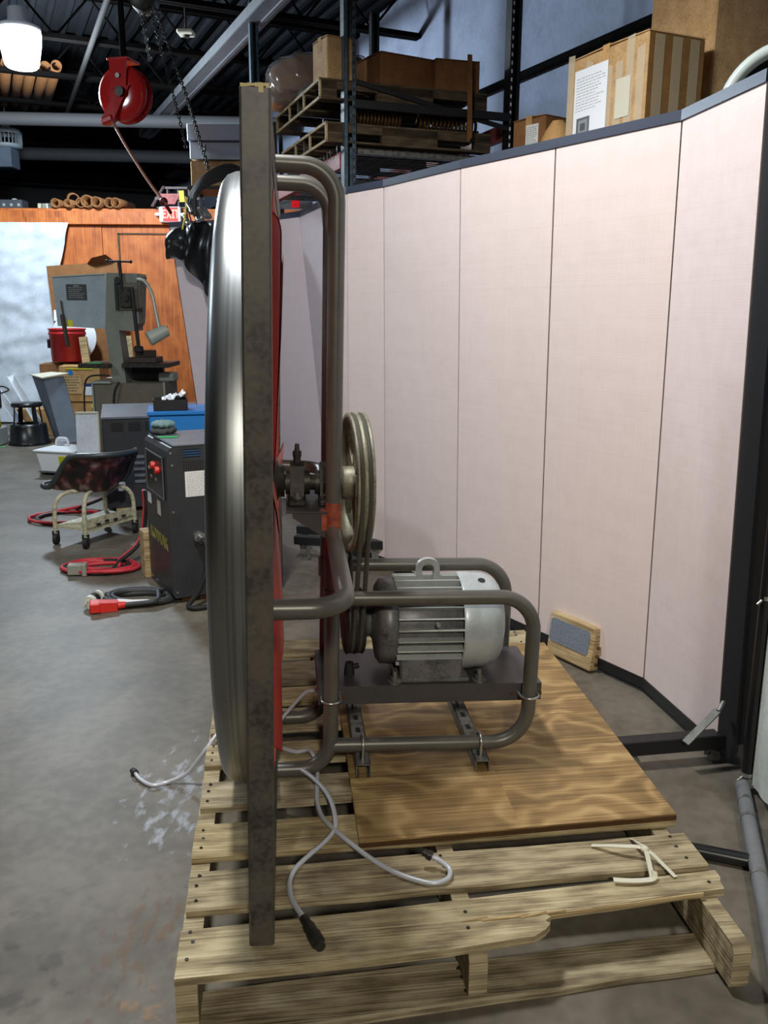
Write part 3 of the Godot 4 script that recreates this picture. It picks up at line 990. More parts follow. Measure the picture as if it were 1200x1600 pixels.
	for x in [-0.011, 0.011]:
		var pts := []
		var c1 := Vector2(-0.89, 0.962)
		var c2 := Vector2(-0.89, 0.55)
		var r1 := 0.19
		var r2 := 0.09
		var al := asin((r1 - r2) / c1.distance_to(c2))
		for k in 25:
			var a: float = -al + (PI + 2.0 * al) * k / 24.0
			pts.append(F(0.432, 0.0, -0.89) + Basis(Vector3.UP, SWING) * Vector3(x, c1.y + r1 * sin(a), r1 * cos(a)))
		for k in 17:
			var a: float = PI + al + (PI - 2.0 * al) * k / 16.0
			pts.append(F(0.432, 0.0, -0.89) + Basis(Vector3.UP, SWING) * Vector3(x, c2.y + r2 * sin(a), r2 * cos(a)))
		var b := MB.new()
		b.tube(pts, 0.0066, 8, false, true)
		obj("belt", b, plain(C(66, 64, 56), 0.8), t)
	build_motor(t, ax.basis)

func thing_part(called: String, parent: Node3D) -> Node3D:
	var o := Node3D.new()
	o.name = called
	parent.add_child(o, true)
	return o

func build_motor(t: Node3D, bas: Basis):
	var m := thing_part("motor", t)
	var cy := 0.548
	var ax := Transform3D(bas, F(0.0, cy, -0.89))
	var b := MB.new()
	b.lathe([Vector2(0, 0.545), Vector2(0.112, 0.545), Vector2(0.114, 0.55), Vector2(0.114, 0.8), Vector2(0, 0.8)], ax, 40)
	b.box2(F(0.57, 0.42, -0.99), F(0.745, 0.5, -0.79), 0.01)
	obj("body", b, M.motor_dark, m)
	var fb := MB.new()
	fb.box2(Vector3(0.55, 0.108, -0.0022), Vector3(0.742, 0.138, 0.0022), 0.001)
	var fm := fb.mesh()
	for k in 26:
		var a := TAU * (k + 0.5) / 26.0
		if sin(a) < -0.86: continue
		var o := obj("fin", fm, M.motor, m)
		o.transform = Transform3D(Basis(Vector3.RIGHT, a - PI / 2), F(0.0, cy, -0.89))
	var e := MB.new()
	e.lathe([Vector2(0.0, 0.482), Vector2(0.045, 0.482), Vector2(0.055, 0.488), Vector2(0.108, 0.497), Vector2(0.124, 0.508), Vector2(0.126, 0.545), Vector2(0.118, 0.555), Vector2(0.0, 0.555)], ax, 40)
	e.lathe([Vector2(0.0, 0.458), Vector2(0.03, 0.458), Vector2(0.045, 0.466), Vector2(0.045, 0.49)], ax, 24)
	obj("end_bell", e, M.motor_dark, m)
	var c := MB.new()
	c.lathe([Vector2(0.134, 0.738), Vector2(0.142, 0.738), Vector2(0.143, 0.742), Vector2(0.143, 0.775), Vector2(0.141, 0.778), Vector2(0.141, 0.79), Vector2(0.139, 0.815), Vector2(0.13, 0.84), Vector2(0.112, 0.858), Vector2(0.08, 0.868), Vector2(0.0, 0.87)], ax, 44)
	var cov := obj("fan_cover", c, M.motor_cover, m)
	for q in [[0.80, 0.9], [0.812, 2.1], [0.80, -0.3]]:
		var d := MB.new()
		var p := ax * Vector3(cos(q[1] + PI) * 0.139, q[0], sin(q[1] + PI) * 0.139)
		var n := (p - ax * Vector3(0, q[0], 0)).normalized()
		d.cyl(p - n * 0.004, p + n * 0.0025, 0.011, 12)
		obj("vent_hole", d, M.rubber, cov)
	# lifting eye
	var ly := MB.new()
	var outer := PackedVector2Array()
	for k in 17:
		var a := PI * k / 16.0
		outer.append(Vector2(cos(a) * 0.034, 0.028 + sin(a) * 0.027))
	outer.append(Vector2(-0.036, -0.012))
	outer.append(Vector2(-0.014, -0.012))
	for k in 15:
		var a := PI - PI * k / 14.0
		outer.append(Vector2(cos(a) * 0.018, 0.022 + sin(a) * 0.017))
	outer.append(Vector2(0.014, -0.012))
	outer.append(Vector2(0.036, -0.012))
	ly.prism(outer, -0.009, 0.009, Transform3D(Basis.IDENTITY, F(0.648, 0.684, -0.89)))
	obj("lifting_eye", ly, M.motor, m)
	# feet
	var ft := MB.new()
	ft.box2(F(0.545, 0.404, -1.015), F(0.76, 0.416, -0.765), 0.003)
	for z in [-0.79, -0.99]:
		ft.box2(F(0.56, 0.41, z - 0.02), F(0.74, 0.47, z + 0.02), 0.006)
	obj("foot", ft, M.motor_dark, m)
	for q in [[0.79, -0.775], [0.545, -0.775], [0.79, -1.0]]:
		var d := MB.new()
		d.cyl(F(q[0], 0.404, q[1]), F(q[0], 0.409, q[1]), 0.021, 16)
		d.cyl(F(q[0], 0.409, q[1]), F(q[0], 0.42, q[1]), 0.013, 6)
		d.cyl(F(q[0], 0.42, q[1]), F(q[0], 0.437, q[1]), 0.007, 10)
		obj("bolt", d, M.galv, m)
	var g := MB.new()
	g.cyl(F(0.66, 0.585, -0.755), F(0.66, 0.585, -0.742), 0.006, 8)
	obj("screw", g, M.steel, m)
	# small pulley
	var pr := MB.new()
	var pa := Transform3D(Basis(Vector3.UP, SWING) * bas, F(0.432, 0.55, -0.89))
	pr.lathe([Vector2(0, -0.025), Vector2(0.096, -0.025), Vector2(0.098, -0.021), Vector2(0.084, -0.013), Vector2(0.084, -0.009), Vector2(0.098, -0.002), Vector2(0.098, 0.002), Vector2(0.084, 0.009), Vector2(0.084, 0.013), Vector2(0.098, 0.021), Vector2(0.096, 0.025), Vector2(0.03, 0.025), Vector2(0.026, 0.035), Vector2(0.0, 0.035)], pa, 40)
	obj("motor_pulley", pr, M.iron, m)

# ---------------------------------------------------------------- folding partition on the right
func panel_row(t: Node3D, bot: Array, top: Array, y0: float, y1: float, mat: Material, rail: bool):
	# bot/top: ground points (x, z) of the panel joints at the foot and at the head; the seen face is on the left of the way
	for i in bot.size() - 1:
		var a := Vector3(bot[i].x, y0, bot[i].y)
		var b := Vector3(bot[i + 1].x, y0, bot[i + 1].y)
		var c := Vector3(top[i + 1].x, y1, top[i + 1].y)
		var d := Vector3(top[i].x, y1, top[i].y)
		var dir := (b - a).normalized()
		var gap := dir * 0.004
		var back := dir.cross(Vector3.UP).normalized() * 0.045
		var n := MB.new()
		n.hexa([a + gap, b - gap, c - gap, d + gap, a + gap + back, b - gap + back, c - gap + back, d + gap + back])
		var o := obj("panel", n, mat, t)
		var h := MB.new()
		h.bar(b + back * 0.25, c + back * 0.25, 0.014, 0.012, 0.0, dir)
		obj("hinge_strip", h, M.black_steel, o)
		var q := MB.new()
		var lift := Vector3(0, 0.04, 0)
		var f := back * -0.12
		if rail:
			q.hexa([a + f - lift, b + f - lift, b + f, a + f, a + back * 1.1 - lift, b + back * 1.1 - lift, b + back * 1.1, a + back * 1.1])
			obj("bottom_rail", q, M.black_steel, o)
		var r := MB.new()
		r.hexa([d + f, c + f, c + f + lift * 0.85, d + f + lift * 0.85, d + back * 1.1, c + back * 1.1, c + back * 1.1 + lift * 0.85, d + back * 1.1 + lift * 0.85])
		obj("top_rail", r, M.rail_blue, o)

func build_partition():
	var t := thing("folding_partition", "pink fabric folding partition with black rails curving round behind the fan and motor", "partition", Vector3.ZERO)
	var ch := [Vector2(1.09, -2.55), Vector2(1.0, -3.06), Vector2(0.68, -3.56), Vector2(0.36, -4.057), Vector2(0.008, -4.684), Vector2(-0.21, -4.95), Vector2(-0.31, -5.12)]
	var tops := [Vector2(1.045, -2.56), Vector2(0.98, -3.06), Vector2(0.658, -3.56), Vector2(0.332, -4.057), Vector2(-0.01, -4.66), Vector2(-0.21, -4.92), Vector2(-0.31, -5.09)]
	panel_row(t, ch, tops, 0.062, 2.046, M.fabric, true)
	# end frame: a deep black post with a dark mesh leaf folded back behind it
	var b := MB.new()
	b.hexa([Vector3(1.09, 0.02, -2.545), Vector3(1.135, 0.02, -2.52), Vector3(1.175, 0.02, -2.58), Vector3(1.13, 0.02, -2.6), Vector3(1.047, 2.09, -2.553), Vector3(1.092, 2.09, -2.53), Vector3(1.13, 2.09, -2.59), Vector3(1.085, 2.09, -2.61)])
	obj("end_post", b, M.post_grey, t)
	var f := MB.new()
	f.hexa([Vector3(1.14, 0.05, -2.56), Vector3(1.42, 0.05, -2.62), Vector3(1.42, 0.05, -2.66), Vector3(1.14, 0.05, -2.6), Vector3(1.10, 2.08, -2.57), Vector3(1.42, 2.08, -2.62), Vector3(1.42, 2.08, -2.66), Vector3(1.1, 2.08, -2.6)])
	obj("folded_leaf", f, M.rubber, t)
	# feet on casters
	foot(t, Vector3(1.12, 0.075, -2.56), Vector3(0.745, 0.075, -2.497), true)
	foot(t, Vector3(0.0, 0.13, -4.72), Vector3(-0.52, 0.12, -4.86), true)
	foot(t, Vector3(-0.05, 0.13, -4.98), Vector3(-0.53, 0.12, -5.1), false)
	var lv := MB.new()
	lv.bar(Vector3(0.955, 0.105, -2.47), Vector3(1.062, 0.2, -2.505), 0.03, 0.006, 0.001)
	lv.cyl(Vector3(1.062, 0.2, -2.5), Vector3(1.085, 0.222, -2.52), 0.008, 8)
	obj("lock_lever", lv, M.galv, t)
	# the second partition, leaning, farther back
	var u := thing("folding_partition", "leaning pale lavender folding partition standing beyond the fan, behind the nearer one", "partition", Vector3.ZERO)
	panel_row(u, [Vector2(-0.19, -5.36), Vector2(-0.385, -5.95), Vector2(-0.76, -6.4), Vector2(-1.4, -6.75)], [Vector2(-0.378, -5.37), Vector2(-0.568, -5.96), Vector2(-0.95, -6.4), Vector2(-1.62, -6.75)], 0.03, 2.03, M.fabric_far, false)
	var e := MB.new()
	e.bar(Vector3(-0.175, 0.03, -5.33), Vector3(-0.363, 2.05, -5.34), 0.03, 0.04)
	obj("end_post", e, M.black_steel, u)

func foot(t: Node3D, a: Vector3, b: Vector3, caster: bool):
	var m := MB.new()
	m.bar(a, b, 0.05, 0.05, 0.003)
	var o := obj("foot_bar", m, M.black_steel, t)
	var d := (a - b).normalized()
	for e in ([b + d * 0.05, a - d * 0.05] if caster else [b + d * 0.05]):
		var c := MB.new()
		var y: float = e.y - 0.03
		c.cyl(Vector3(e.x, y + 0.012, e.z), Vector3(e.x, y - 0.005, e.z), 0.018, 12)
		var r := minf(0.03, y * 0.45)
		c.box2(Vector3(e.x - 0.02, r, e.z - 0.003), Vector3(e.x + 0.02, y, e.z + 0.003))
		c.cyl(Vector3(e.x + 0.012, r, e.z - 0.012), Vector3(e.x + 0.012, r, e.z + 0.012), r, 16)
		obj("caster", c, M.galv, o)

func build_curtain_frame():
	var t := thing("curtain_frame", "black upright pole and grey pipe base carrying the grey sheet at the right edge", "frame", Vector3(1.11, 0, -2.365))
	var b := MB.new()
	b.tube([Vector3(0, 0.05, 0), Vector3(-0.012, 2.6, 0.0)], 0.0165, 14)
	obj("pole", b, M.black_gloss, t)
	var p := MB.new()
	var p0 := Vector3(-0.015, 0.028, 0.012)
	var p1 := Vector3(-0.225, 0.028, 0.7)
	p.tube([p0, p1, p1 + (p1 - p0) * 0.4], 0.021, 14)
	var o := obj("base_pipe", p, M.pipe_grey, t)
	for k in [0.12, 0.25, 0.62]:
		var r := MB.new()
		var q := p0.lerp(p1, k)
		r.tube([q, q + (p1 - p0) * 0.02], 0.0225, 14)
		obj("tape_band", r, M.galv, o)
	for y in [0.055, 0.62]:
		var c := MB.new()
		c.tube([Vector3(0, y, 0), Vector3(0, y + 0.012, 0)], 0.0185, 14)
		c.tube([Vector3(-0.018, y, 0.01), Vector3(-0.03, y - 0.012, 0.012)], 0.004, 6)
		obj("hose_clamp", c, M.steel, t)
	# the sheet hangs towards the camera in soft folds
	var s := MB.new()
	var nz := FastNoiseLite.new()
	nz.seed = 6
	nz.frequency = 1.6
	var f := func(u: float, v: float, off: float) -> Vector3:
		var y := lerpf(0.035, 2.6, v)
		var base := Vector3(1.122 - 0.012 * v, 0, -2.355).lerp(Vector3(0.965, 0, -1.6), u)
		var w := 0.018 * nz.get_noise_2d(u * 3.0, v * 0.9) * 2.0 + 0.01 * sin(u * 9.0 + v * 3.0)
		base.x += w * minf(1.0, u * 6.0) + 0.03 * (1.0 - v) * u + off
		return Vector3(base.x, y, base.z)
	s.grid(func(u, v): return f.call(u, v, 0.0), 30, 40, func(_u, _v): return Vector3(-1, 0, -0.3))
	s.grid(func(u, v): return f.call(u, v, 0.003), 30, 40, func(_u, _v): return Vector3(1, 0, 0.3))
	var so := obj("grey_sheet", s, M.tarp_grey)
	tag(so, "pale grey sheet hanging in folds from the pole at the right edge", "sheet")

# ---------------------------------------------------------------- pallet rack and what it carries
const RACK := Vector3(-0.235, 0, -5.75)
func on_rack(x: float, y: float, z: float) -> Vector3:
	return RACK + Basis(Vector3.UP, deg_to_rad(20)) * Vector3(x, y, z)

func small_pallet(label: String, at: Vector3, turn: float) -> Node3D:
	var p := thing("loaded_pallet", label, "pallet", at, turn, "")
	var b := MB.new()
	b.box(Vector3.ZERO, Vector3(1.12, 0.014, 0.09), 0.002)
	var m := b.mesh()
	for k in 8:
		var o := obj("deck_board", m, M.old_dark_wood, p)
		o.position = Vector3(0.56, 0.112, -0.05 - 0.157 * k)
	for k in 4:
		var o := obj("bottom_board", m, M.old_dark_wood, p)
		o.position = Vector3(0.56, 0.007, -0.05 - 0.366 * k)
	# stringers run across with notches for the forks, so the near one shows its long side
	for k in 3:
		var s := MB.new()
		var w := [[0.0, 0.1], [0.36, 0.74], [1.0, 1.12]]
		for q in w: s.box2(Vector3(q[0], 0.014, -0.02), Vector3(q[1], 0.105, 0.02))
		s.box2(Vector3(0.0, 0.06, -0.02), Vector3(1.12, 0.105, 0.02))
		var o := obj("stringer", s, M.old_dark_wood, p)
		o.position.z = -0.025 - 0.55 * k
	# pale end battens along the aisle side
	var e := MB.new()
	e.box2(Vector3(-0.012, 0.0, -1.17), Vector3(0.0, 0.016, 0.0))
	e.box2(Vector3(-0.012, 0.103, -1.17), Vector3(0.0, 0.119, 0.0))
	for k in 4: e.box2(Vector3(-0.012, 0.0, -0.02 - 0.38 * k), Vector3(0.0, 0.119, -0.0 - 0.38 * k))
	obj("end_batten", e, M.board_fresh, p)
	return p

func carton(called: String, label: String, at: Vector3, turn: float, s: Vector3, mat: Material, tape := true, sd := 1, group := "") -> Node3D:
	var t := thing(called, label, "box", at, turn, group)
	var b := MB.new()
	b.box(Vector3(0, s.y / 2, 0), s, 0.006)
	obj("body", b, mat, t)
	# the two top flaps, slightly sprung
	for k in [-1.0, 1.0]:
		var f := MB.new()
		f.hexa([Vector3(-s.x / 2, s.y, k * s.z / 2), Vector3(s.x / 2, s.y, k * s.z / 2), Vector3(s.x / 2, s.y + 0.008 + 0.004 * k, k * 0.002), Vector3(-s.x / 2, s.y + 0.006, k * 0.002), Vector3(-s.x / 2, s.y + 0.005, k * s.z / 2), Vector3(s.x / 2, s.y + 0.005, k * s.z / 2), Vector3(s.x / 2, s.y + 0.013 + 0.004 * k, k * 0.002), Vector3(-s.x / 2, s.y + 0.011, k * 0.002)])
		obj("flap", f, mat, t)
	if tape:
		var tb := MB.new()
		tb.box2(Vector3(-s.x / 2 - 0.001, s.y + 0.012, -0.025), Vector3(s.x / 2 + 0.001, s.y + 0.0155, 0.025))
		tb.box2(Vector3(-s.x / 2 - 0.0015, s.y * 0.72, -0.025), Vector3(-s.x / 2 - 0.0005, s.y + 0.014, 0.025))
		tb.box2(Vector3(s.x / 2 + 0.0005, s.y * 0.72, -0.025), Vector3(s.x / 2 + 0.0015, s.y + 0.014, 0.025))
		obj("tape", tb, M.card_pale, t)
	return t

func build_rack():
	var t := thing("pallet_rack", "tall pallet rack with a blue grey near upright and red aisle beams above the partition", "rack", RACK, 20)
	for u in [[0.0, 0.0, M.rack_blue], [1.13, 0.0, M.black_steel], [0.0, -2.75, M.rack_blue], [1.13, -2.75, M.black_steel], [0.0, 2.6, M.black_steel], [1.13, 2.6, M.black_steel]]:
		if u[1] > 0.0 and u[0] < 0.5: continue
		var b := MB.new()
		b.box2(Vector3(u[0] - 0.038, 0, u[1] - 0.038), Vector3(u[0] + 0.038, 4.1, u[1] - 0.032))
		b.box2(Vector3(u[0] - 0.038, 0, u[1] - 0.038), Vector3(u[0] - 0.033, 4.1, u[1] + 0.038))
		b.box2(Vector3(u[0] + 0.033, 0, u[1] - 0.038), Vector3(u[0] + 0.038, 4.1, u[1] + 0.038))
		b.box2(Vector3(u[0] - 0.038, 0, u[1] + 0.033), Vector3(u[0] - 0.015, 4.1, u[1] + 0.038))
		b.box2(Vector3(u[0] + 0.015, 0, u[1] + 0.033), Vector3(u[0] + 0.038, 4.1, u[1] + 0.038))
		b.box2(Vector3(u[0] - 0.06, 0, u[1] - 0.06), Vector3(u[0] + 0.06, 0.008, u[1] + 0.06))
		var o := obj("upright", b, u[2], t)
		if u[1] == 0.0:
			# the punched holes up the near face
			var hb := MB.new()
			hb.box(Vector3.ZERO, Vector3(0.011, 0.022, 0.001), 0.0)
			var hm := hb.mesh()
			for k in 28:
				var h := obj("punched_hole", hm, M.paper if u[0] > 0.5 else M.rubber, o)
				h.position = Vector3(u[0] + (0.024 if u[0] < 0.5 else -0.024), 2.15 + 0.05 * k, u[1] + 0.0386)
	# braces of the near end frame
	for y in [2.2, 2.668, 3.6]:
		var b := MB.new()
		b.bar(Vector3(0.03, y, 0.045), Vector3(1.1, y, 0.045), 0.02, 0.05, 0.002)
		obj("brace", b, M.black_steel, t)
	for q in [[2.76, 3.5], [2.05, 2.62]]:
		var b := MB.new()
		b.bar(Vector3(1.1, q[0] - 0.16, 0.03), Vector3(0.03, q[1] - 0.7, 0.03), 0.014, 0.03, 0.002)
		obj("brace", b, M.black_steel, t)
	for y in [2.35, 2.6]:
		for x in [-0.02, 1.13]:
			var b := MB.new()
			b.box2(Vector3(x - 0.025, y - 0.05, -2.72), Vector3(x + 0.025, y + 0.05, -0.04), 0.004)
			if y < 2.5 or x > 0.5: obj("aisle_beam", b, M.rack_red, t)
	for z in [-0.5, -1.1]:
		var b := MB.new()
		b.bar(Vector3(-0.02, 2.65, z), Vector3(1.13, 2.65, z), 0.04, 0.06, 0.002)
		obj("cross_bar", b, M.black_steel, t)
	for z in [-0.06, -1.3, -2.5]:
		var b := MB.new()
		b.box2(Vector3(0.0, 2.395, z - 0.02), Vector3(1.13, 2.435, z + 0.02), 0.002)
		obj("cross_bar", b, M.galv, t)
	var wd := MB.new()
	for k in 34: wd.box2(Vector3(-0.045, 2.435, -0.1 - 0.076 * k), Vector3(1.13, 2.442, -0.093 - 0.076 * k))
	for k in 34: wd.box2(Vector3(-0.047, 2.375, -0.1 - 0.076 * k), Vector3(-0.041, 2.442, -0.093 - 0.076 * k))
	var wdo := obj("wire_deck", wd, M.galv, t)
	wdo.set_meta("kind", "stuff")
	# near bay towards the camera: a shelf behind the partition for the cartons
	for x in [0.72, 1.73]:
		var b := MB.new()
		b.box2(Vector3(x - 0.025, 1.81, -0.05), Vector3(x + 0.025, 1.9, 2.62), 0.004)
		obj("aisle_beam", b, M.rack_red, t)
	var sh := MB.new()
	sh.box2(Vector3(0.7, 1.9, -0.05), Vector3(1.75, 1.93, 2.62))
	obj("shelf_deck", sh, M.old_dark_wood, t)
	# the two loaded pallets
	var lo := small_pallet("dark wooden pallet on the rack's wire deck, holding coiled springs", on_rack(-0.14, 2.444, 0.02), 20)
	var hi := small_pallet("dark wooden pallet resting above the springs, loaded with brown cartons", on_rack(-0.18, 2.685, 0.03), 20)
	# coiled springs lying between the pallets
	for q in [[0.02, 0.36, "left coiled steel spring lying between the rack pallets, beside the blue upright"], [0.5, 0.42, "right coiled steel spring lying between the rack pallets, nearest the strap"]]:
		var s := thing("coil_spring", q[2], "spring", on_rack(q[0], 2.565 + 0.062, -0.1), 20)
		var pts := []
		for k in 15 * 16 + 1:
			var a := TAU * k / 16.0
			pts.append(Vector3(q[1] * k / 240.0, 0.051 * cos(a), 0.051 * sin(a)))
		var b := MB.new()
		b.tube(pts, 0.0105, 7)
		obj("coil", b, M.brass, s)
	# cartons on the upper pallet
	var y0 := 2.685 + 0.121
	carton("carton", "dark brown carton with one side higher, on the upper rack pallet beside the strap", on_rack(0.43, y0, -0.26), 30, Vector3(0.46, 0.2, 0.34), M.card_old, false)
	carton("carton", "low reddish brown carton at the right end of the upper rack pallet", on_rack(0.76, y0, -0.22), 16, Vector3(0.3, 0.185, 0.42), M.card_old, false)
	carton("carton", "small upright tan carton at the aisle end of the upper rack pallet", on_rack(-0.05, y0, -0.12), 28, Vector3(0.2, 0.24, 0.22), M.cardboard, true)
	# plastic-wrapped bundle lying on them
	var w := thing("wrapped_bundle", "large plastic-wrapped brown bundle on top of the cartons beside the blue upright", "bundle", on_rack(0.05, y0, -0.84), 18)
	var b := MB.new()
	var nz := FastNoiseLite.new()
	nz.seed = 21
	nz.frequency = 2.2
	var ff := func(u: float, v: float, k: float) -> Vector3:
		var a := u * TAU
		var th := (v - 0.5) * PI
		var sx := signf(cos(a)) * pow(absf(cos(a)), 0.55) * pow(cos(th), 0.5)
		var sz := signf(sin(a)) * pow(absf(sin(a)), 0.55) * pow(cos(th), 0.5)
		var sy := signf(sin(th)) * pow(absf(sin(th)), 0.6)
		var n := 1.0 + 0.16 * nz.get_noise_3d(sx * 1.2, sy * 1.2, sz * 1.2)
		return Vector3(sx * 0.36 * n, 0.165 + sy * 0.16 * n + 0.02 * sx, sz * 0.3 * n) * k
	b.grid(func(u, v): return ff.call(u, v, 0.97), 36, 18, func(u, v): return ff.call(u, v, 1.0) - Vector3(0, 0.16, 0))
	obj("bundle_body", b, M.card_old, w)
	var fl := MB.new()
	fl.grid(func(u, v): return ff.call(u, v, 1.02) - Vector3(0, 0.003, 0), 36, 18, func(u, v): return ff.call(u, v, 1.0) - Vector3(0, 0.16, 0))
	obj("plastic_film", fl, M.film, w)
	var st := MB.new()
	st.hexa([Vector3(-0.02, 0.18, 0.0), Vector3(0.012, 0.18, 0.0), Vector3(0.012, 0.18, -0.003), Vector3(-0.02, 0.18, -0.003), Vector3(-0.012, -0.34, 0.01), Vector3(0.022, -0.31, 0.01), Vector3(0.022, -0.31, 0.007), Vector3(-0.012, -0.34, 0.007)])
	var so := obj("hanging_strap", st, M.card_old)
	so.position = on_rack(0.79, 2.83, 0.075)
	so.rotation_degrees.y = 20
	tag(so, "frayed tan strap hanging down in front of the rack's two pallets", "strap")
	# plastic bag and a small pale carton at the aisle end
	carton("carton", "small pale pink carton at the far aisle corner of the upper rack pallet", on_rack(-0.1, y0, -0.98), 14, Vector3(0.13, 0.13, 0.16), M.card_pale, false)
	var pb := thing("plastic_bag", "clear plastic bag of loose parts behind the upright tan carton on the rack", "bag", on_rack(-0.08, y0, -0.62), 0)
	var bb := MB.new()
	bb.grid(func(u, v): return Vector3(cos(u * TAU) * 0.09 * (1.0 - v * v * 0.75) * (1.0 + 0.2 * nz.get_noise_2d(u * 4.0, v * 4.0)), v * 0.17, sin(u * TAU) * 0.1 * (1.0 - v * v * 0.75)), 20, 10, func(u, _v): return Vector3(cos(u * TAU), 0.2, sin(u * TAU)))
	obj("bag_body", bb, M.galv, pb)
	# the big cartons on the near shelf
	var y1 := 1.93
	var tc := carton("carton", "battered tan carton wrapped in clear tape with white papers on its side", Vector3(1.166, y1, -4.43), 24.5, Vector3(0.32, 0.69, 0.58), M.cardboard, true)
	var lb := lines_tex(128, 176, C(232, 234, 238), C(150, 152, 158), 8, 120, 20, 100, 7, 3, [[14, 116, 52, 46, C(96, 100, 106)], [22, 122, 36, 34, C(140, 144, 150)], [30, 130, 20, 18, C(80, 84, 90)]])
	paper(tc, "paper_sheet", Vector3(-0.1625, 0.47, -0.1), Vector3(0, 0.33, 0), Vector3(0, 0.0, 0.25), Vector3.LEFT, flat_tex(lb, 0.7))
	paper(tc, "packing_pouch", Vector3(-0.163, 0.45, 0.14), Vector3(0, 0.17, 0), Vector3(0, 0.0, 0.1), Vector3.LEFT, M.beige)
	var rg := RandomNumberGenerator.new()
	rg.seed = 12
	for k in 8:
		var z := -0.26 + 0.073 * k
		paper(tc, "tape_strip", Vector3(-0.1615, 0.45 + rg.randf_range(-0.05, 0.05), z), Vector3(0, 0.45 - 0.04 * (k % 3), 0), Vector3(0, rg.randf_range(-0.02, 0.02), 0.05), Vector3.LEFT, see_through(C(240, 226, 196), 0.3, 0.12))
	for k in 3: paper(tc, "tape_strip", Vector3(-0.1 + 0.1 * k, 0.4, 0.2928), Vector3(0, 0.56, 0), Vector3(0.055, 0, 0), Vector3.BACK, see_through(C(220, 200, 160), 0.3, 0.12))
	paper(tc, "shaded_end", Vector3(0.0, 0.345, 0.291), Vector3(0, 0.68, 0), Vector3(0.312, 0, 0), Vector3.BACK, tex(M.cardboard.albedo_texture, Vector3.ONE * 1.5, 0.45, 0.0, C(176, 160, 124)))  # darker sheet over the end face; its shade is put into the colour
	var bc := carton("carton", "largest tan carton rising out of the picture behind the taped one", Vector3(1.675, y1, -4.62), 24.5, Vector3(0.6, 1.5, 0.44), M.cardboard, true)
	paper(bc, "paper_label", Vector3(-0.302, 1.02, 0.11), Vector3(0, 0.11, 0), Vector3(0, 0, 0.035), Vector3.LEFT, M.beige)
	var sc := carton("carton", "small brown carton with white labels on the shelf beside the black upright", Vector3(0.91, y1 + 0.395, -5.42), 36, Vector3(0.2, 0.19, 0.26), M.card_old, true)
	paper(sc, "paper_label", Vector3(-0.1015, 0.1, 0.03), Vector3(0, 0.11, 0), Vector3(0, 0, 0.1), Vector3.LEFT, flat_tex(lines_tex(64, 64, C(222, 220, 214), C(120, 118, 116), 5, 60, 8, 58, 6, 8), 0.7))
	paper(sc, "paper_label", Vector3(0.0, 0.08, 0.1315), Vector3(0, 0.09, 0), Vector3(0.1, 0, 0), Vector3.BACK, flat_tex(lines_tex(64, 64, C(214, 210, 204), C(120, 118, 116), 5, 60, 8, 58, 6, 9), 0.7))
	carton("carton", "flat tan carton lying under the small labelled carton on the shelf", Vector3(0.93, y1, -5.4), 20, Vector3(0.42, 0.38, 0.4), M.cardboard, true)
	var bag := thing("plastic_bag", "crumpled amber plastic bag beside the taped carton on the shelf", "bag", Vector3(0.93, y1, -5.0), 0)
	var bg := MB.new()
	bg.grid(func(u, v): return Vector3(cos(u * TAU) * 0.14 * sqrt(1.0 - v * v * 0.95) * (1.0 + 0.3 * nz.get_noise_2d(u * 5.0, v * 5.0 + 9.0)), v * 0.5, sin(u * TAU) * 0.16 * sqrt(1.0 - v * v * 0.95)), 24, 10, func(u, _v): return Vector3(cos(u * TAU), 0.3, sin(u * TAU)))
	obj("bag_body", bg, M.card_pale, bag)
	# a round white ring (hose reel or duct) at the right edge
	var rn := thing("white_ring", "white round ring with a black inside at the right edge above the partition", "ring", Vector3(1.62, y1, -3.75), -20)
	var xf := Transform3D(Basis(Vector3.RIGHT, PI / 2), Vector3(0, 0.27, 0))
	var rb := MB.new()
	rb.lathe([Vector2(0.225, 0.0), Vector2(0.226, -0.05), Vector2(0.24, -0.055), Vector2(0.262, -0.05), Vector2(0.27, -0.03), Vector2(0.27, 0.1), Vector2(0.25, 0.12), Vector2(0.225, 0.1), Vector2(0.225, 0.0)], xf, 56)
	obj("rim", rb, plain(C(206, 216, 212), 0.35), rn)
	var ri := MB.new()
	ri.lathe([Vector2(0.0, 0.02), Vector2(0.227, 0.02), Vector2(0.227, 0.06), Vector2(0.0, 0.06)], xf, 40)
	obj("dark_inside", ri, M.rubber, rn)

func paper(t: Node3D, called: String, c: Vector3, up: Vector3, right: Vector3, n: Vector3, mat: Material) -> MeshInstance3D:
	var b := MB.new()
	var u := up * 0.5
	var r := right * 0.5
	var f := n * 0.0012
	b.uvq(c + u - r + f, c + u + r + f, c - u + r + f, c - u - r + f, n)
	b.uvq(c + u - r, c + u + r, c - u + r, c - u - r, -n)
	return obj(called, b, mat, t)

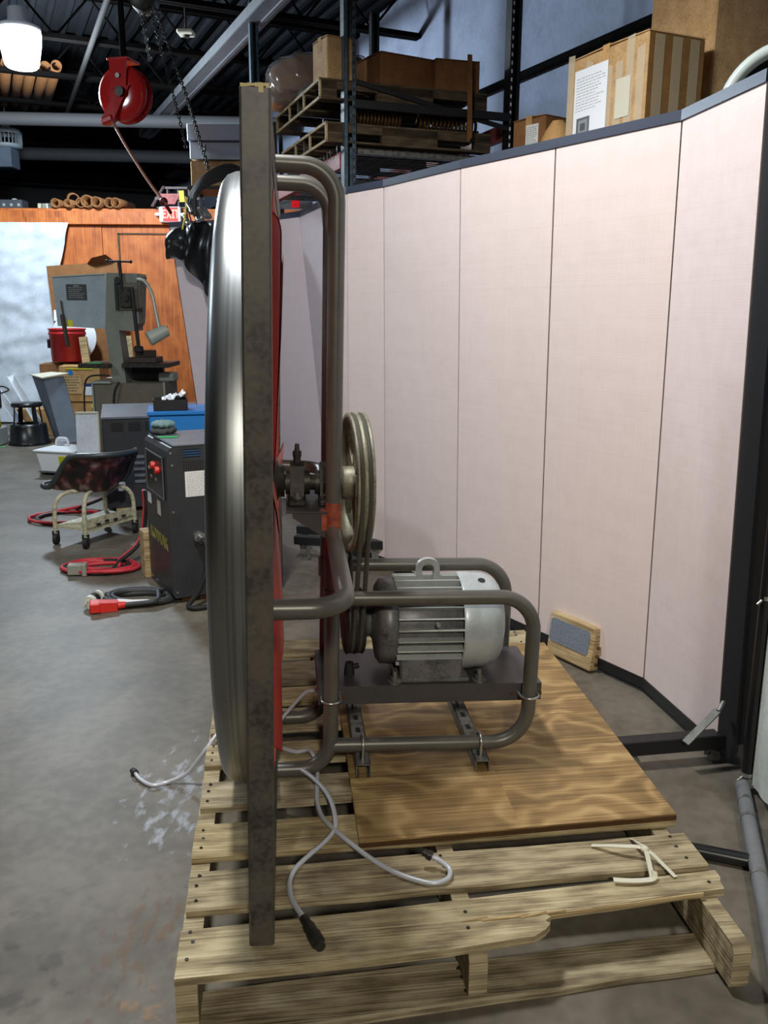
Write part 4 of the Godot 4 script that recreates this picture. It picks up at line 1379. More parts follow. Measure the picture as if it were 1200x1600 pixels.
# ---------------------------------------------------------------- battery chargers
func build_chargers():
	var t := thing("battery_charger", "tall black battery charger cabinet with red buttons and a paper notice, beside the fan", "charger", Vector3(-1.041, 0, -4.043), 28)
	var b := MB.new()
	# body with a rounded upper front edge
	var prof := PackedVector2Array([Vector2(0.012, 0.03), Vector2(0.0, 0.05), Vector2(0.0, 0.74), Vector2(0.006, 0.765), Vector2(0.02, 0.785), Vector2(0.045, 0.79), Vector2(0.58, 0.79), Vector2(0.58, 0.03)])
	b.prism(prof, -0.476, 0.0)
	obj("cabinet", b, M.charger, t)
	var tp := MB.new()
	tp.box2(Vector3(0.03, 0.788, -0.48), Vector3(0.585, 0.8, 0.004), 0.005)
	obj("top_panel", tp, M.charger_top, t)
	var sk := MB.new()
	sk.box2(Vector3(0.05, 0.0, -0.44), Vector3(0.55, 0.035, -0.03))
	obj("skid", sk, M.ply_edge, t)
	# control panel on the front
	var cp := MB.new()
	cp.box2(Vector3(-0.006, 0.52, -0.42), Vector3(0.001, 0.73, -0.06), 0.002)
	var ctl := obj("control_panel", cp, M.black_gloss, t)
	var rim := MB.new()
	for q in [[0.52, 0.526, -0.42, -0.06], [0.724, 0.73, -0.42, -0.06], [0.52, 0.73, -0.42, -0.414], [0.52, 0.73, -0.066, -0.06]]: rim.box2(Vector3(-0.008, q[0], q[2]), Vector3(-0.005, q[1], q[3]))
	obj("panel_rim", rim, M.charger_top, ctl)
	for q in [[0.655, -0.15], [0.668, -0.235]]:
		var k := MB.new()
		k.cyl(Vector3(-0.006, q[0], q[1]), Vector3(-0.024, q[0], q[1]), 0.02, 16, 0.017)
		obj("red_button", k, M.red_plug, ctl)
	for q in [[0.66, -0.31], [0.64, -0.34], [0.6, -0.3], [0.6, -0.2]]:
		var k := MB.new()
		k.box(Vector3(-0.008, q[0], q[1]), Vector3(0.006, 0.014, 0.02), 0.001)
		obj("indicator", k, M.grey_plug, ctl)
	paper(t, "small_label", Vector3(-0.0005, 0.47, -0.4), Vector3(0, 0.055, 0), Vector3(0, 0, 0.08), Vector3.LEFT, M.paper)
	paper(t, "small_label", Vector3(-0.0005, 0.455, -0.2), Vector3(0, 0.075, 0), Vector3(0, 0, 0.07), Vector3.LEFT, M.beige)
	letters("KODIAK", 0.062, plain(C(128, 122, 52), 0.5), t, "lettering", Vector3(-0.001, 0.29, -0.24), Basis(Vector3(0, 0, 1), Vector3.UP, Vector3(-1, 0, 0)), 0.002, true, 1.15)
	# side: slots, grille, notice
	for k in 2:
		var s := MB.new()
		s.box2(Vector3(0.08 + 0.11 * k, 0.735, -0.004), Vector3(0.165 + 0.11 * k, 0.775, 0.0012))
		var so := obj("vent", s, M.black_gloss, t)
		for j in 3:
			var l := MB.new()
			l.bar(Vector3(0.08 + 0.11 * k, 0.742 + 0.012 * j, 0.003), Vector3(0.165 + 0.11 * k, 0.742 + 0.012 * j, 0.003), 0.003, 0.005)
			obj("louver", l, plain(C(40, 80, 120), 0.4), so)  # blue stands for reflections on the black vents, put into the colour
	for k in 20:
		var s := MB.new()
		s.box2(Vector3(0.08 + 0.0115 * k, 0.665, -0.001), Vector3(0.086 + 0.0115 * k, 0.718, 0.0015))
		obj("slot", s, M.rubber, t)
	paper(t, "paper_notice", Vector3(0.18, 0.602, 0.001), Vector3(0, 0.125, 0), Vector3(0.19, 0, 0), Vector3.BACK, flat_tex(lines_tex(128, 96, C(226, 226, 222), C(160, 160, 158), 6, 122, 6, 92, 6, 31), 0.7))
	for q in [[0.02, 0.76], [0.02, 0.47], [0.02, 0.06], [0.025, 0.7]]:
		var s := MB.new()
		s.cyl(Vector3(q[0], q[1], 0.0), Vector3(q[0], q[1], 0.004), 0.006, 8)
		obj("screw", s, M.steel, t)
	var g := MB.new()
	g.cyl(Vector3(0.14, 0.335, 0.0), Vector3(0.14, 0.335, 0.02), 0.03, 6)
	g.cyl(Vector3(0.14, 0.335, 0.02), Vector3(0.145, 0.325, 0.05), 0.02, 12)
	obj("cable_gland", g, M.steel, t)
	var pc := MB.new()
	pc.tube(spline([Vector3(0.145, 0.325, 0.05), Vector3(0.155, 0.3, 0.075), Vector3(0.15, 0.2, 0.085), Vector3(0.1, 0.08, 0.09), Vector3(0.05, 0.02, 0.09), Vector3(0.06, 0.014, 0.13), Vector3(0.13, 0.014, 0.14), Vector3(0.3, 0.014, 0.1)], 6), 0.0125, 10)
	obj("power_cord", pc, M.rubber, t)
	# the second, lower unit behind it
	var u := thing("battery_charger", "lower wide black battery charger with six vents, standing behind the tall one", "charger", Vector3(-1.985, 0, -6.0), 17)
	var c := MB.new()
	c.box2(Vector3(0.0, 0.03, -0.9), Vector3(0.78, 0.675, 0.0), 0.008)
	obj("cabinet", c, M.charger, u)
	var ct := MB.new()
	ct.box2(Vector3(-0.006, 0.673, -0.905), Vector3(0.786, 0.69, 0.006), 0.004)
	obj("top_panel", ct, M.charger_top, u)
	for k in 6:
		var v := MB.new()
		v.box2(Vector3(0.06 + 0.117 * k, 0.585, -0.002), Vector3(0.145 + 0.117 * k, 0.65, 0.001))
		var vo := obj("vent", v, M.rubber, u)
		for j in 4:
			var l := MB.new()
			l.bar(Vector3(0.06 + 0.117 * k, 0.594 + 0.015 * j, 0.003), Vector3(0.145 + 0.117 * k, 0.594 + 0.015 * j, 0.003), 0.004, 0.003)
			obj("louver", l, M.charger, vo)
	for j in 5:
		var l := MB.new()
		l.box2(Vector3(0.2, 0.21 + 0.045 * j, 0.0), Vector3(0.5, 0.232 + 0.045 * j, 0.012), 0.003)
		obj("louver", l, M.charger_top, u)
	paper(u, "sticker", Vector3(0.43, 0.43, 0.014), Vector3(0, 0.06, 0), Vector3(0.04, 0, 0), Vector3.BACK, plain(C(190, 170, 210), 0.6))
	for x in [0.06, 0.64]:
		var s := MB.new()
		s.box2(Vector3(x, 0, -0.85), Vector3(x + 0.09, 0.032, 0.02), 0.003)
		obj("wood_runner", s, M.board_fresh, u)
	# wooden runner seen beside the tall charger
	var w := MB.new()
	w.box(Vector3(0, 0.13, 0), Vector3(0.05, 0.26, 0.1), 0.004)
	var wo := obj("wood_block", w, M.board_fresh)
	wo.position = Vector3(-1.3, 0, -4.53)
	wo.rotation_degrees.y = 28
	tag(wo, "short pale timber standing against the far edge of the tall black charger", "block")
	# blue bin behind with a black tray on it
	var bb := thing("blue_cabinet", "bright blue cabinet behind the tall black charger", "cabinet", Vector3(-1.16, 0, -5.12), 14)
	var m := MB.new()
	m.box2(Vector3(-0.24, 0.0, -0.36), Vector3(0.36, 0.82, 0.0), 0.01)
	obj("body", m, M.blue, bb)
	var lid := MB.new()
	lid.box2(Vector3(-0.25, 0.815, -0.37), Vector3(0.37, 0.84, 0.012), 0.006)
	obj("lid", lid, M.blue, bb)
	var tr := thing("black_tray", "black open tray holding a crumpled white wrapper on the blue cabinet", "tray", Vector3(-1.295, 0.841, -5.2), 14)
	var tm := MB.new()
	tm.box2(Vector3(-0.1, 0.0, -0.09), Vector3(0.1, 0.005, 0.09))
	for q in [[-0.1, -0.095, -0.09, 0.09], [0.095, 0.1, -0.09, 0.09], [-0.1, 0.1, -0.09, -0.085], [-0.1, 0.1, 0.085, 0.09]]: tm.box2(Vector3(q[0], 0.0, q[2]), Vector3(q[1], 0.065, q[3]), 0.002)
	obj("tray_body", tm, M.black_steel, tr)
	var wr := MB.new()
	var nz := FastNoiseLite.new()
	nz.seed = 3
	nz.frequency = 9.0
	wr.grid(func(p, q): return Vector3(-0.05 + 0.14 * p, 0.062 + 0.03 * p + 0.05 * nz.get_noise_2d(p, q), -0.05 + 0.1 * q), 10, 8, func(_p, _q): return Vector3.UP)
	wr.grid(func(p, q): return Vector3(-0.05 + 0.14 * p, 0.06 + 0.03 * p + 0.05 * nz.get_noise_2d(p, q), -0.05 + 0.1 * q), 10, 8, func(_p, _q): return Vector3.DOWN)
	obj("wrapper", wr, M.white_plastic, tr)
	# gloves and a bright green strip on the charger's top
	var gl := thing("work_gloves", "pair of grey green work gloves lying on top of the tall black charger", "gloves", Vector3(-1.145, 0.801, -4.42), 40)
	for k in 2:
		var gm := MB.new()
		gm.grid(func(p, q): return Vector3(cos(p * TAU) * (0.075 - 0.01 * k) * pow(cos((q - 0.5) * PI), 0.5), 0.018 + 0.032 * k + 0.019 * sin((q - 0.5) * PI) + 0.012 * nz.get_noise_2d(cos(p * TAU) * 0.4 + k, sin(p * TAU) * 0.4), sin(p * TAU) * 0.05 * pow(cos((q - 0.5) * PI), 0.5)), 24, 10, func(p, q): return Vector3(cos(p * TAU), 2.0 * sin((q - 0.5) * PI), sin(p * TAU)))
		obj("glove", gm, [plain(C(58, 66, 66), 0.8), plain(C(112, 142, 142), 0.7)][k], gl)
	var gs := MB.new()
	gs.box(Vector3(0, 0.003, 0), Vector3(0.1, 0.005, 0.018), 0.001)
	var go := obj("green_strip", gs, M.green)
	go.position = Vector3(-1.09, 0.801, -4.29)
	go.rotation_degrees.y = 10
	tag(go, "small bright green strip beside the gloves on the tall charger", "strip")

# ---------------------------------------------------------------- bandsaw
func build_bandsaw():
	var o0 := Vector3(-2.35, 0, -8.0)
	var t := thing("bandsaw", "grey green vertical metal-cutting bandsaw with a work lamp, in front of the plywood wall", "bandsaw", o0)
	var S := func(x: float, y: float, z: float) -> Vector3: return Vector3(x, y, z) - Vector3(-2.35, 0, 0)
	var b := MB.new()
	b.hexa([S.call(-2.985, 1.275, 0.0), S.call(-2.5, 1.25, 0.0), S.call(-2.5, 1.25, -0.3), S.call(-2.985, 1.275, -0.3), S.call(-3.0, 1.705, 0.0), S.call(-2.5, 1.735, 0.0), S.call(-2.5, 1.735, -0.3), S.call(-3.0, 1.705, -0.3)])
	var cov := obj("wheel_cover", b, M.saw, t)
	var ed := MB.new()
	ed.bar(S.call(-3.0, 1.709, 0.006), S.call(-2.52, 1.737, 0.006), 0.016, 0.01)
	ed.bar(S.call(-2.49, 1.73, 0.008), S.call(-2.49, 1.5, 0.008), 0.02, 0.06, 0.0, Vector3.RIGHT)
	obj("bright_edge", ed, plain(C(176, 188, 178), 0.4), cov)
	var pl := lines_tex(96, 72, C(62, 66, 70), C(150, 152, 140), 12, 84, 14, 62, 9, 17, [[36, 5, 24, 5, C(150, 152, 140)]])
	paper(cov, "name_plate", S.call(-2.79, 1.575, 0.002), Vector3(0, 0.14, 0), Vector3(0.185, 0, 0), Vector3.BACK, flat_tex(pl, 0.4))
	var h := MB.new()
	h.hexa([S.call(-2.545, 1.245, 0.03), S.call(-2.28, 1.235, 0.03), S.call(-2.28, 1.235, -0.26), S.call(-2.545, 1.245, -0.26), S.call(-2.5, 1.745, 0.03), S.call(-2.22, 1.74, 0.03), S.call(-2.22, 1.74, -0.26), S.call(-2.5, 1.745, -0.26)])
	h.hexa([S.call(-2.3, 1.24, 0.02), S.call(-2.24, 1.3, 0.02), S.call(-2.24, 1.3, -0.2), S.call(-2.3, 1.24, -0.2), S.call(-2.23, 1.74, 0.02), S.call(-2.2, 1.72, 0.02), S.call(-2.2, 1.72, -0.2), S.call(-2.23, 1.74, -0.2)])
	var head := obj("head", h, M.saw_dark, t)
	# leaning column down to the base
	var c := MB.new()
	c.hexa([S.call(-2.5, 0.74, 0.05), S.call(-2.375, 0.74, 0.05), S.call(-2.375, 0.74, -0.16), S.call(-2.5, 0.74, -0.16), S.call(-2.545, 1.26, 0.032), S.call(-2.42, 1.26, 0.032), S.call(-2.42, 1.26, -0.16), S.call(-2.545, 1.26, -0.16)])
	obj("column", c, M.saw_dark, t)
	# feed handle hanging at the left
	var l := MB.new()
	l.bar(S.call(-2.935, 1.5, 0.012), S.call(-2.92, 1.35, 0.012), 0.012, 0.012, 0.0, Vector3.RIGHT)
	l.bar(S.call(-2.93, 1.38, 0.018), S.call(-2.895, 1.09, 0.03), 0.05, 0.03, 0.008, Vector3.RIGHT)
	obj("lever", l, plain(C(74, 60, 52), 0.6), t)
	paper(t, "yellow_label", S.call(-2.87, 1.3, 0.002), Vector3(0, 0.06, 0), Vector3(0.05, 0, 0), Vector3.BACK, M.yellow)
	# blade guide
	var g := MB.new()
	g.box2(S.call(-2.42, 1.42, 0.03), S.call(-2.22, 1.66, 0.05), 0.005)
	obj("guide_plate", g, M.saw_base, head)
	var g2 := MB.new()
	g2.box2(S.call(-2.38, 1.44, 0.05), S.call(-2.28, 1.62, 0.075), 0.006)
	g2.cyl(S.call(-2.33, 1.53, 0.075), S.call(-2.33, 1.53, 0.095), 0.03, 16)
	for q in [[-2.36, 1.6], [-2.3, 1.6], [-2.36, 1.46], [-2.3, 1.46]]: g2.cyl(S.call(q[0], q[1], 0.075), S.call(q[0], q[1], 0.085), 0.01, 8)
	obj("slide_block", g2, M.iron, head)
	var g3 := MB.new()
	g3.box2(S.call(-2.425, 1.42, 0.05), S.call(-2.395, 1.66, 0.07), 0.003)
	g3.bar(S.call(-2.265, 1.62, 0.08), S.call(-2.235, 1.08, 0.08), 0.03, 0.03, 0.004, Vector3.BACK)
	g3.box(S.call(-2.235, 1.075, 0.08), Vector3(0.08, 0.06, 0.05), 0.012)
	g3.box2(S.call(-2.22, 1.4, 0.03), S.call(-2.19, 1.44, 0.08), 0.004)
	obj("guide_post", g3, M.black_steel, head)
	var ts := MB.new()
	ts.cyl(S.call(-2.365, 1.72, 0.05), S.call(-2.375, 1.85, 0.05), 0.016, 12)
	ts.tube([S.call(-2.48, 1.845, 0.05), S.call(-2.27, 1.84, 0.05)], 0.009, 8)
	ts.sphere(S.call(-2.48, 1.845, 0.05), Vector3.ONE * 0.016, 8)
	ts.sphere(S.call(-2.27, 1.84, 0.05), Vector3.ONE * 0.016, 8)
	ts.cyl(S.call(-2.39, 1.68, 0.04), S.call(-2.39, 1.68, 0.08), 0.03, 14)
	ts.cyl(S.call(-2.365, 1.6, 0.055), S.call(-2.365, 1.73, 0.055), 0.014, 10)
	obj("tension_screw", ts, M.black_steel, t)
	var bl := MB.new()
	bl.box2(S.call(-2.256, 0.9, 0.0), S.call(-2.252, 1.3, 0.02))
	obj("blade", bl, M.steel, t)
	# work lamp on a bent arm
	var la := MB.new()
	la.tube(spline([S.call(-2.22, 1.69, 0.05), S.call(-2.15, 1.67, 0.06), S.call(-2.09, 1.57, 0.08), S.call(-2.06, 1.42, 0.1), S.call(-2.03, 1.27, 0.12)], 6), 0.015, 10)
	obj("lamp_arm", la, plain(C(186, 190, 176), 0.4, 0.3), t)
	var ls := MB.new()
	ls.cyl(S.call(-1.97, 1.245, 0.1), S.call(-2.115, 1.17, 0.17), 0.054, 22, 0.066)
	ls.cyl(S.call(-1.962, 1.249, 0.096), S.call(-1.972, 1.244, 0.1), 0.046, 20)
	var lso := obj("lamp_shade", ls, plain(C(190, 196, 182), 0.4, 0.1), t)
	var lh := MB.new()
	for k in 4: lh.cyl(S.call(-1.963 + 0.018 * cos(k * PI / 2) * 0.4, 1.249 + 0.024 * sin(k * PI / 2), 0.095 + 0.024 * cos(k * PI / 2)), S.call(-1.958, 1.251, 0.094) + Vector3(0.018 * cos(k * PI / 2) * 0.4, 0.024 * sin(k * PI / 2), 0.024 * cos(k * PI / 2)), 0.01, 8)
	obj("vent_hole", lh, M.rubber, lso)
	# table, vice and base cabinet
	var tb := MB.new()
	tb.box2(S.call(-2.78, 0.905, -0.32), S.call(-2.5, 0.945, 0.14), 0.004)
	tb.box2(S.call(-2.39, 0.91, -0.36), S.call(-1.97, 0.95, 0.12), 0.004)
	obj("table", tb, M.iron, t)
	var vi := MB.new()
	vi.box2(S.call(-2.34, 0.95, -0.2), S.call(-2.09, 1.0, 0.06), 0.005)
	vi.box2(S.call(-2.29, 1.0, -0.16), S.call(-2.14, 1.06, 0.02), 0.005)
	obj("vice", vi, plain(C(66, 58, 52), 0.5, 0.3), t)
	var gs := MB.new()
	gs.box2(S.call(-2.7, 0.946, 0.02), S.call(-2.58, 0.952, 0.1))
	obj("green_tape", gs, M.green, t)
	var cab := MB.new()
	cab.box2(S.call(-2.67, 0.0, -0.42), S.call(-2.02, 0.77, 0.1), 0.012)
	obj("base_cabinet", cab, M.saw_base, t)
	var tr := MB.new()
	tr.box2(S.call(-2.68, 0.765, -0.43), S.call(-2.5, 0.785, 0.12), 0.004)
	tr.box2(S.call(-2.68, 0.765, -0.43), S.call(-2.01, 0.775, -0.3), 0.002)
	tr.box2(S.call(-2.12, 0.77, -0.3), S.call(-1.98, 0.85, -0.1), 0.01)
	tr.box2(S.call(-2.025, 0.0, 0.09), S.call(-2.01, 0.78, 0.112), 0.002)
	tr.box2(S.call(-2.68, 0.0, 0.09), S.call(-2.665, 0.78, 0.112), 0.002)
	obj("chip_tray", tr, plain(C(150, 158, 150), 0.5), t)
	var sh := MB.new()
	sh.box2(S.call(-2.4, 0.772, -0.28), S.call(-2.1, 0.9, -0.2), 0.004)
	obj("gear_housing", sh, M.black_steel, t)
	var cd := MB.new()
	cd.tube(spline([S.call(-2.5, 0.84, 0.13), S.call(-2.68, 0.83, 0.15), S.call(-2.73, 0.7, 0.16), S.call(-2.735, 0.4, 0.18), S.call(-2.73, 0.012, 0.2)], 6), 0.008, 8)
	obj("cord", cd, M.rubber, t)
	cd = MB.new()
	cd.tube(spline([S.call(-2.42, 0.78, 0.12), S.call(-2.46, 0.7, 0.14), S.call(-2.48, 0.55, 0.13), S.call(-2.47, 0.3, 0.125), S.call(-2.46, 0.012, 0.16)], 6), 0.01, 8)
	obj("cord", cd, M.rubber, t)

# ---------------------------------------------------------------- the back corner
func build_back_corner():
	var nz := FastNoiseLite.new()
	nz.seed = 14
	nz.frequency = 1.3
	var nf := FastNoiseLite.new()
	nf.seed = 15
	nf.frequency = 5.0
	# plastic sheet pinned over the plywood
	var sm := MB.new()
	var f := func(u: float, v: float) -> Vector3:
		var y := lerpf(0.02, 2.45, v)
		var right := lerpf(-4.33, -3.87, v) + 0.02 * sin(v * 7.0)
		var x := lerpf(-6.3, right, u)
		return Vector3(x, y, -10.93 + 0.05 * nz.get_noise_2d(x * 1.0, y * 2.0) + 0.014 * nf.get_noise_2d(x, y) + 0.006 * nf.get_noise_2d(x * 2.3 + 5.0, y * 1.7) + 0.03 * (1.0 - v))
	sm.grid(f, 60, 60, func(_u, _v): return Vector3.BACK)
	var so := obj("plastic_sheet", sm, M.sheet)
	tag(so, "wrinkled white plastic sheet pinned over the plywood wall", "sheet")
	# exit sign on the top board
	var ex := thing("exit_sign", "red lit EXIT sign on the plywood wall's top board", "sign", Vector3(-2.605, 2.545, -10.93))
	var b := MB.new()
	b.box2(Vector3(-0.13, -0.09, -0.02), Vector3(0.13, 0.09, 0.03), 0.012)
	obj("housing", b, M.white_plastic, ex)
	var e2 := MB.new()
	for s in [-1, 1]: e2.sphere(Vector3(0.155 * s, 0.0, 0.01), Vector3(0.035, 0.022, 0.025), 12)
	obj("side_lamp", e2, M.white_plastic, ex)
	var fc := MB.new()
	fc.box2(Vector3(-0.085, -0.078, 0.0295), Vector3(0.1, 0.082, 0.033), 0.003)
	obj("face", fc, glow(C(226, 40, 30), 0.55), ex)
	letters("EXIT", 0.105, glow(C(255, 150, 130), 0.9), ex, "lettering", Vector3(0.008, 0.002, 0.034), Basis.IDENTITY, 0.003, true, 0.72)
	var el := OmniLight3D.new()
	el.name = "sign_light"
	el.light_color = Color(1.0, 0.25, 0.2)
	el.light_energy = 0.03
	el.omni_range = 20.0
	el.light_size = 0.08
	el.shadow_enabled = true
	el.position = Vector3(0, 0, 0.12)
	ex.add_child(el)
	# second red sign, half hidden over the partition
	var e3 := thing("exit_sign", "small glowing red sign seen between the fan post and its tube", "sign", on_rack(0.33, 2.41, -2.66), 0)
	var qh := MB.new()
	qh.box2(Vector3(-0.16, -0.07, -0.03), Vector3(0.16, 0.09, 0.0), 0.01)
	obj("housing", qh, plain(C(180, 184, 190), 0.5), e3)
	var q2 := MB.new()
	q2.box2(Vector3(-0.035, -0.06, 0.0), Vector3(0.04, 0.08, 0.006), 0.002)
	obj("face", q2, glow(C(230, 30, 40), 0.5), e3)
	# cardboard behind the saw
	var cs := thing("cardboard_sheet", "tall brown cardboard sheet leaning on the plywood wall behind the bandsaw", "cardboard", Vector3(-3.6, 0, -10.55))
	var c := MB.new()
	c.hexa([Vector3(-0.28, 0.0, 0.085), Vector3(0.42, 0.0, 0.085), Vector3(0.42, 0.0, 0.075), Vector3(-0.28, 0.0, 0.075), Vector3(-0.5, 1.93, -0.22), Vector3(0.36, 1.99, -0.22), Vector3(0.36, 1.99, -0.23), Vector3(-0.5, 1.93, -0.23)])
	obj("sheet", c, M.card_old, cs)
	var cf := MB.new()
	cf.hexa([Vector3(0.0, 1.96, -0.21), Vector3(0.34, 1.985, -0.21), Vector3(0.34, 1.985, -0.22), Vector3(0.0, 1.96, -0.22), Vector3(0.1, 2.02, -0.08), Vector3(0.27, 2.06, -0.08), Vector3(0.27, 2.06, -0.09), Vector3(0.1, 2.02, -0.09)])
	obj("flap", cf, M.card_old, cs)
	paper(cs, "label", Vector3(-0.36, 1.35, -0.088), Vector3(0.0, 0.13, -0.02), Vector3(0.09, 0, 0), Vector3(0, 0.2, 1), M.paper)
	# boxes the red bucket stands on
	carton("carton", "wide brown carton behind the printed cartons, under the red bucket", Vector3(-3.66, 0, -10.22), 3, Vector3(0.66, 0.8, 0.42), M.card_old, true)
	var rbk := thing("metal_bucket", "red metal bucket on the wide carton behind the bandsaw", "bucket", Vector3(-3.68, 0.835, -10.14))
	var rb := MB.new()
	rb.lathe([Vector2(0, 0), Vector2(0.185, 0), Vector2(0.19, 0.01), Vector2(0.2, 0.3), Vector2(0.208, 0.305), Vector2(0.208, 0.33), Vector2(0.2, 0.335), Vector2(0.2, 0.355), Vector2(0.212, 0.36), Vector2(0.212, 0.372), Vector2(0.195, 0.375), Vector2(0.19, 0.34), Vector2(0.18, 0.02), Vector2(0, 0.02)], Transform3D.IDENTITY, 36)
	obj("pail", rb, M.red_paint, rbk)
	var rl := MB.new()
	rl.box(Vector3(-0.205, 0.2, 0.05), Vector3(0.02, 0.1, 0.05), 0.004)
	rl.box(Vector3(0.205, 0.16, 0.06), Vector3(0.02, 0.12, 0.06), 0.004)
	obj("handle_lug", rl, M.black_steel, rbk)
	var ds := MB.new()
	ds.lathe([Vector2(0, -0.006), Vector2(0.27, -0.006), Vector2(0.28, 0.0), Vector2(0.27, 0.006), Vector2(0, 0.006)], Transform3D(Basis(Vector3.RIGHT, PI / 2 - 0.12), Vector3.ZERO), 40)
	var dso := obj("white_disc", ds, M.white_plastic)
	dso.position = Vector3(-3.72, 1.09, -10.44)
	tag(dso, "large white disc leaning upright behind the red bucket", "disc")
	# printed cartons
	var ink := C(120, 96, 66)
	var c1 := carton("printed_carton", "lower printed tan carton of the stack left of the bandsaw", Vector3(-3.38, 0, -9.78), 4, Vector3(0.42, 0.4, 0.36), M.card_pale, true, 1, "")
	paper(c1, "print", Vector3(-0.07, 0.17, 0.1815), Vector3(0, 0.24, 0), Vector3(0.16, 0, 0), Vector3.BACK, flat_tex(lines_tex(64, 96, C(200, 166, 120), ink, 4, 60, 4, 92, 13, 51), 0.8))
	var c2 := carton("printed_carton", "upper printed tan carton with a blue dot and white label, left of the bandsaw", Vector3(-3.39, 0.418, -9.78), 2, Vector3(0.45, 0.385, 0.36), M.card_pale, true, 1, "")
	paper(c2, "print", Vector3(-0.09, 0.19, 0.1815), Vector3(0, 0.2, 0), Vector3(0.2, 0, 0), Vector3.BACK, flat_tex(lines_tex(80, 80, C(200, 166, 120), ink, 4, 76, 4, 76, 12, 52), 0.8))
	paper(c2, "shipping_label", Vector3(0.12, 0.14, 0.182), Vector3(0, 0.13, 0), Vector3(0.16, 0, 0), Vector3.BACK, flat_tex(lines_tex(80, 64, C(236, 238, 240), C(150, 160, 180), 6, 72, 26, 60, 8, 53, [[0, 0, 80, 18, C(36, 50, 110)]]), 0.7))
	var bd := MB.new()
	bd.cyl(Vector3(-0.1, 0.32, 0.181), Vector3(-0.1, 0.32, 0.1825), 0.03, 20)
	obj("blue_dot", bd, M.blue, c2)
	paper(c1, "yellow_label", Vector3(0.12, 0.37, 0.182), Vector3(0, 0.05, 0), Vector3(0.06, 0, 0), Vector3.BACK, M.yellow)
	paper(c2, "yellow_tape", Vector3(0.0, 0.365, 0.182), Vector3(0, 0.014, 0), Vector3(0.3, 0, 0), Vector3.BACK, M.yellow)
	# planks leaning beside the saw's column
	for k in 3:
		var w := MB.new()
		w.box(Vector3(0, 0.56, 0), Vector3(0.09, 1.12, 0.035), 0.003)
		var wo := obj("plank", w, M.board_fresh)
		wo.position = [Vector3(-3.37, 0.0, -9.985), Vector3(-2.86, 0.0, -10.3), Vector3(-3.02, 0.0, -10.45)][k]
		wo.rotation_degrees = [Vector3(0, 0, 4), Vector3(-6, 20, 10), Vector3(-5, 0, 4)][k]
		tag(wo, ["pale plank leaning behind the bandsaw, just left of its column", "pinkish plank leaning behind the bandsaw, right of its column", "shaded plank leaning against the door behind the bandsaw column"][k], "plank", "planks leaning behind the bandsaw")
	# grey metal cover leaning, with a beige board on top
	var gp := thing("metal_cover", "tall grey sheet-metal cover standing tilted between the step stool and printed cartons", "cover", Vector3(-3.51, 0, -9.25), 12)
	var g := MB.new()
	g.hexa([Vector3(0.0, 0.0, 0.0), Vector3(0.2, 0.015, -0.02), Vector3(0.2, 0.015, -0.05), Vector3(0.0, 0.0, -0.03), Vector3(-0.14, 0.7, -0.06), Vector3(0.06, 0.72, -0.08), Vector3(0.06, 0.72, -0.11), Vector3(-0.14, 0.7, -0.09)])
	g.hexa([Vector3(0.0, 0.0, 0.0), Vector3(0.0, 0.0, -0.03), Vector3(-0.1, 0.04, -0.2), Vector3(-0.1, 0.04, -0.18), Vector3(-0.14, 0.7, -0.06), Vector3(-0.14, 0.7, -0.09), Vector3(-0.28, 0.72, -0.22), Vector3(-0.28, 0.72, -0.2)])
	obj("cover_shell", g, M.panel_grey, gp)
	var gt := MB.new()
	gt.hexa([Vector3(-0.3, 0.725, -0.2), Vector3(-0.15, 0.7, 0.0), Vector3(0.12, 0.745, -0.08), Vector3(-0.1, 0.745, -0.3), Vector3(-0.3, 0.735, -0.2), Vector3(-0.15, 0.715, 0.0), Vector3(0.12, 0.755, -0.08), Vector3(-0.1, 0.755, -0.3)])
	obj("beige_board", gt, M.beige, gp)
	# step stool
	var st := thing("step_stool", "round black step stool on the floor beside the tilted grey cover", "stool", Vector3(-3.85, 0, -9.24))
	var s := MB.new()
	s.lathe([Vector2(0.0, 0.0), Vector2(0.215, 0.0), Vector2(0.218, 0.03), Vector2(0.2, 0.04), Vector2(0.185, 0.2), Vector2(0.18, 0.22), Vector2(0.125, 0.225), Vector2(0.12, 0.215)], Transform3D.IDENTITY, 36)
	obj("lower_step", s, M.black_gloss, st)
	var s2 := MB.new()
	s2.lathe([Vector2(0.13, 0.41), Vector2(0.155, 0.405), Vector2(0.16, 0.43), Vector2(0.15, 0.445), Vector2(0.0, 0.448)], Transform3D.IDENTITY, 36)
	obj("upper_step", s2, M.black_gloss, st)
	for k in 4:
		var a := 0.55 + k * PI / 2
		var s3 := MB.new()
		var w := 0.32 if k % 2 == 0 else 0.12
		s3.lathe([Vector2(0.172, 0.21), Vector2(0.148, 0.41)], Transform3D.IDENTITY, 6, true, a, a + w)
		s3.lathe([Vector2(0.14, 0.41), Vector2(0.164, 0.21)], Transform3D.IDENTITY, 6, true, a, a + w)
		obj("leg", s3, M.black_gloss, st)
	# things at the left edge
	for k in 2:
		var w := MB.new()
		for q in [[-0.04, -0.037, -0.03, 0.03], [0.037, 0.04, -0.03, 0.03], [-0.04, 0.04, -0.03, -0.027]]: w.box2(Vector3(q[0], 0.0, q[2]), Vector3(q[1], 0.75, q[3]))
		var wo := obj("white_channel", w, M.white_plastic)
		wo.position = [Vector3(-3.83, 0.05, -9.62), Vector3(-3.99, 0.03, -9.6)][k]
		wo.rotation_degrees = Vector3(-12, 10, [27, 33][k])
		tag(wo, ["white metal channel leaning behind the step stool, the upper of two", "white metal channel leaning behind the step stool, the lower of two"][k], "channel", "white channels behind the step stool")
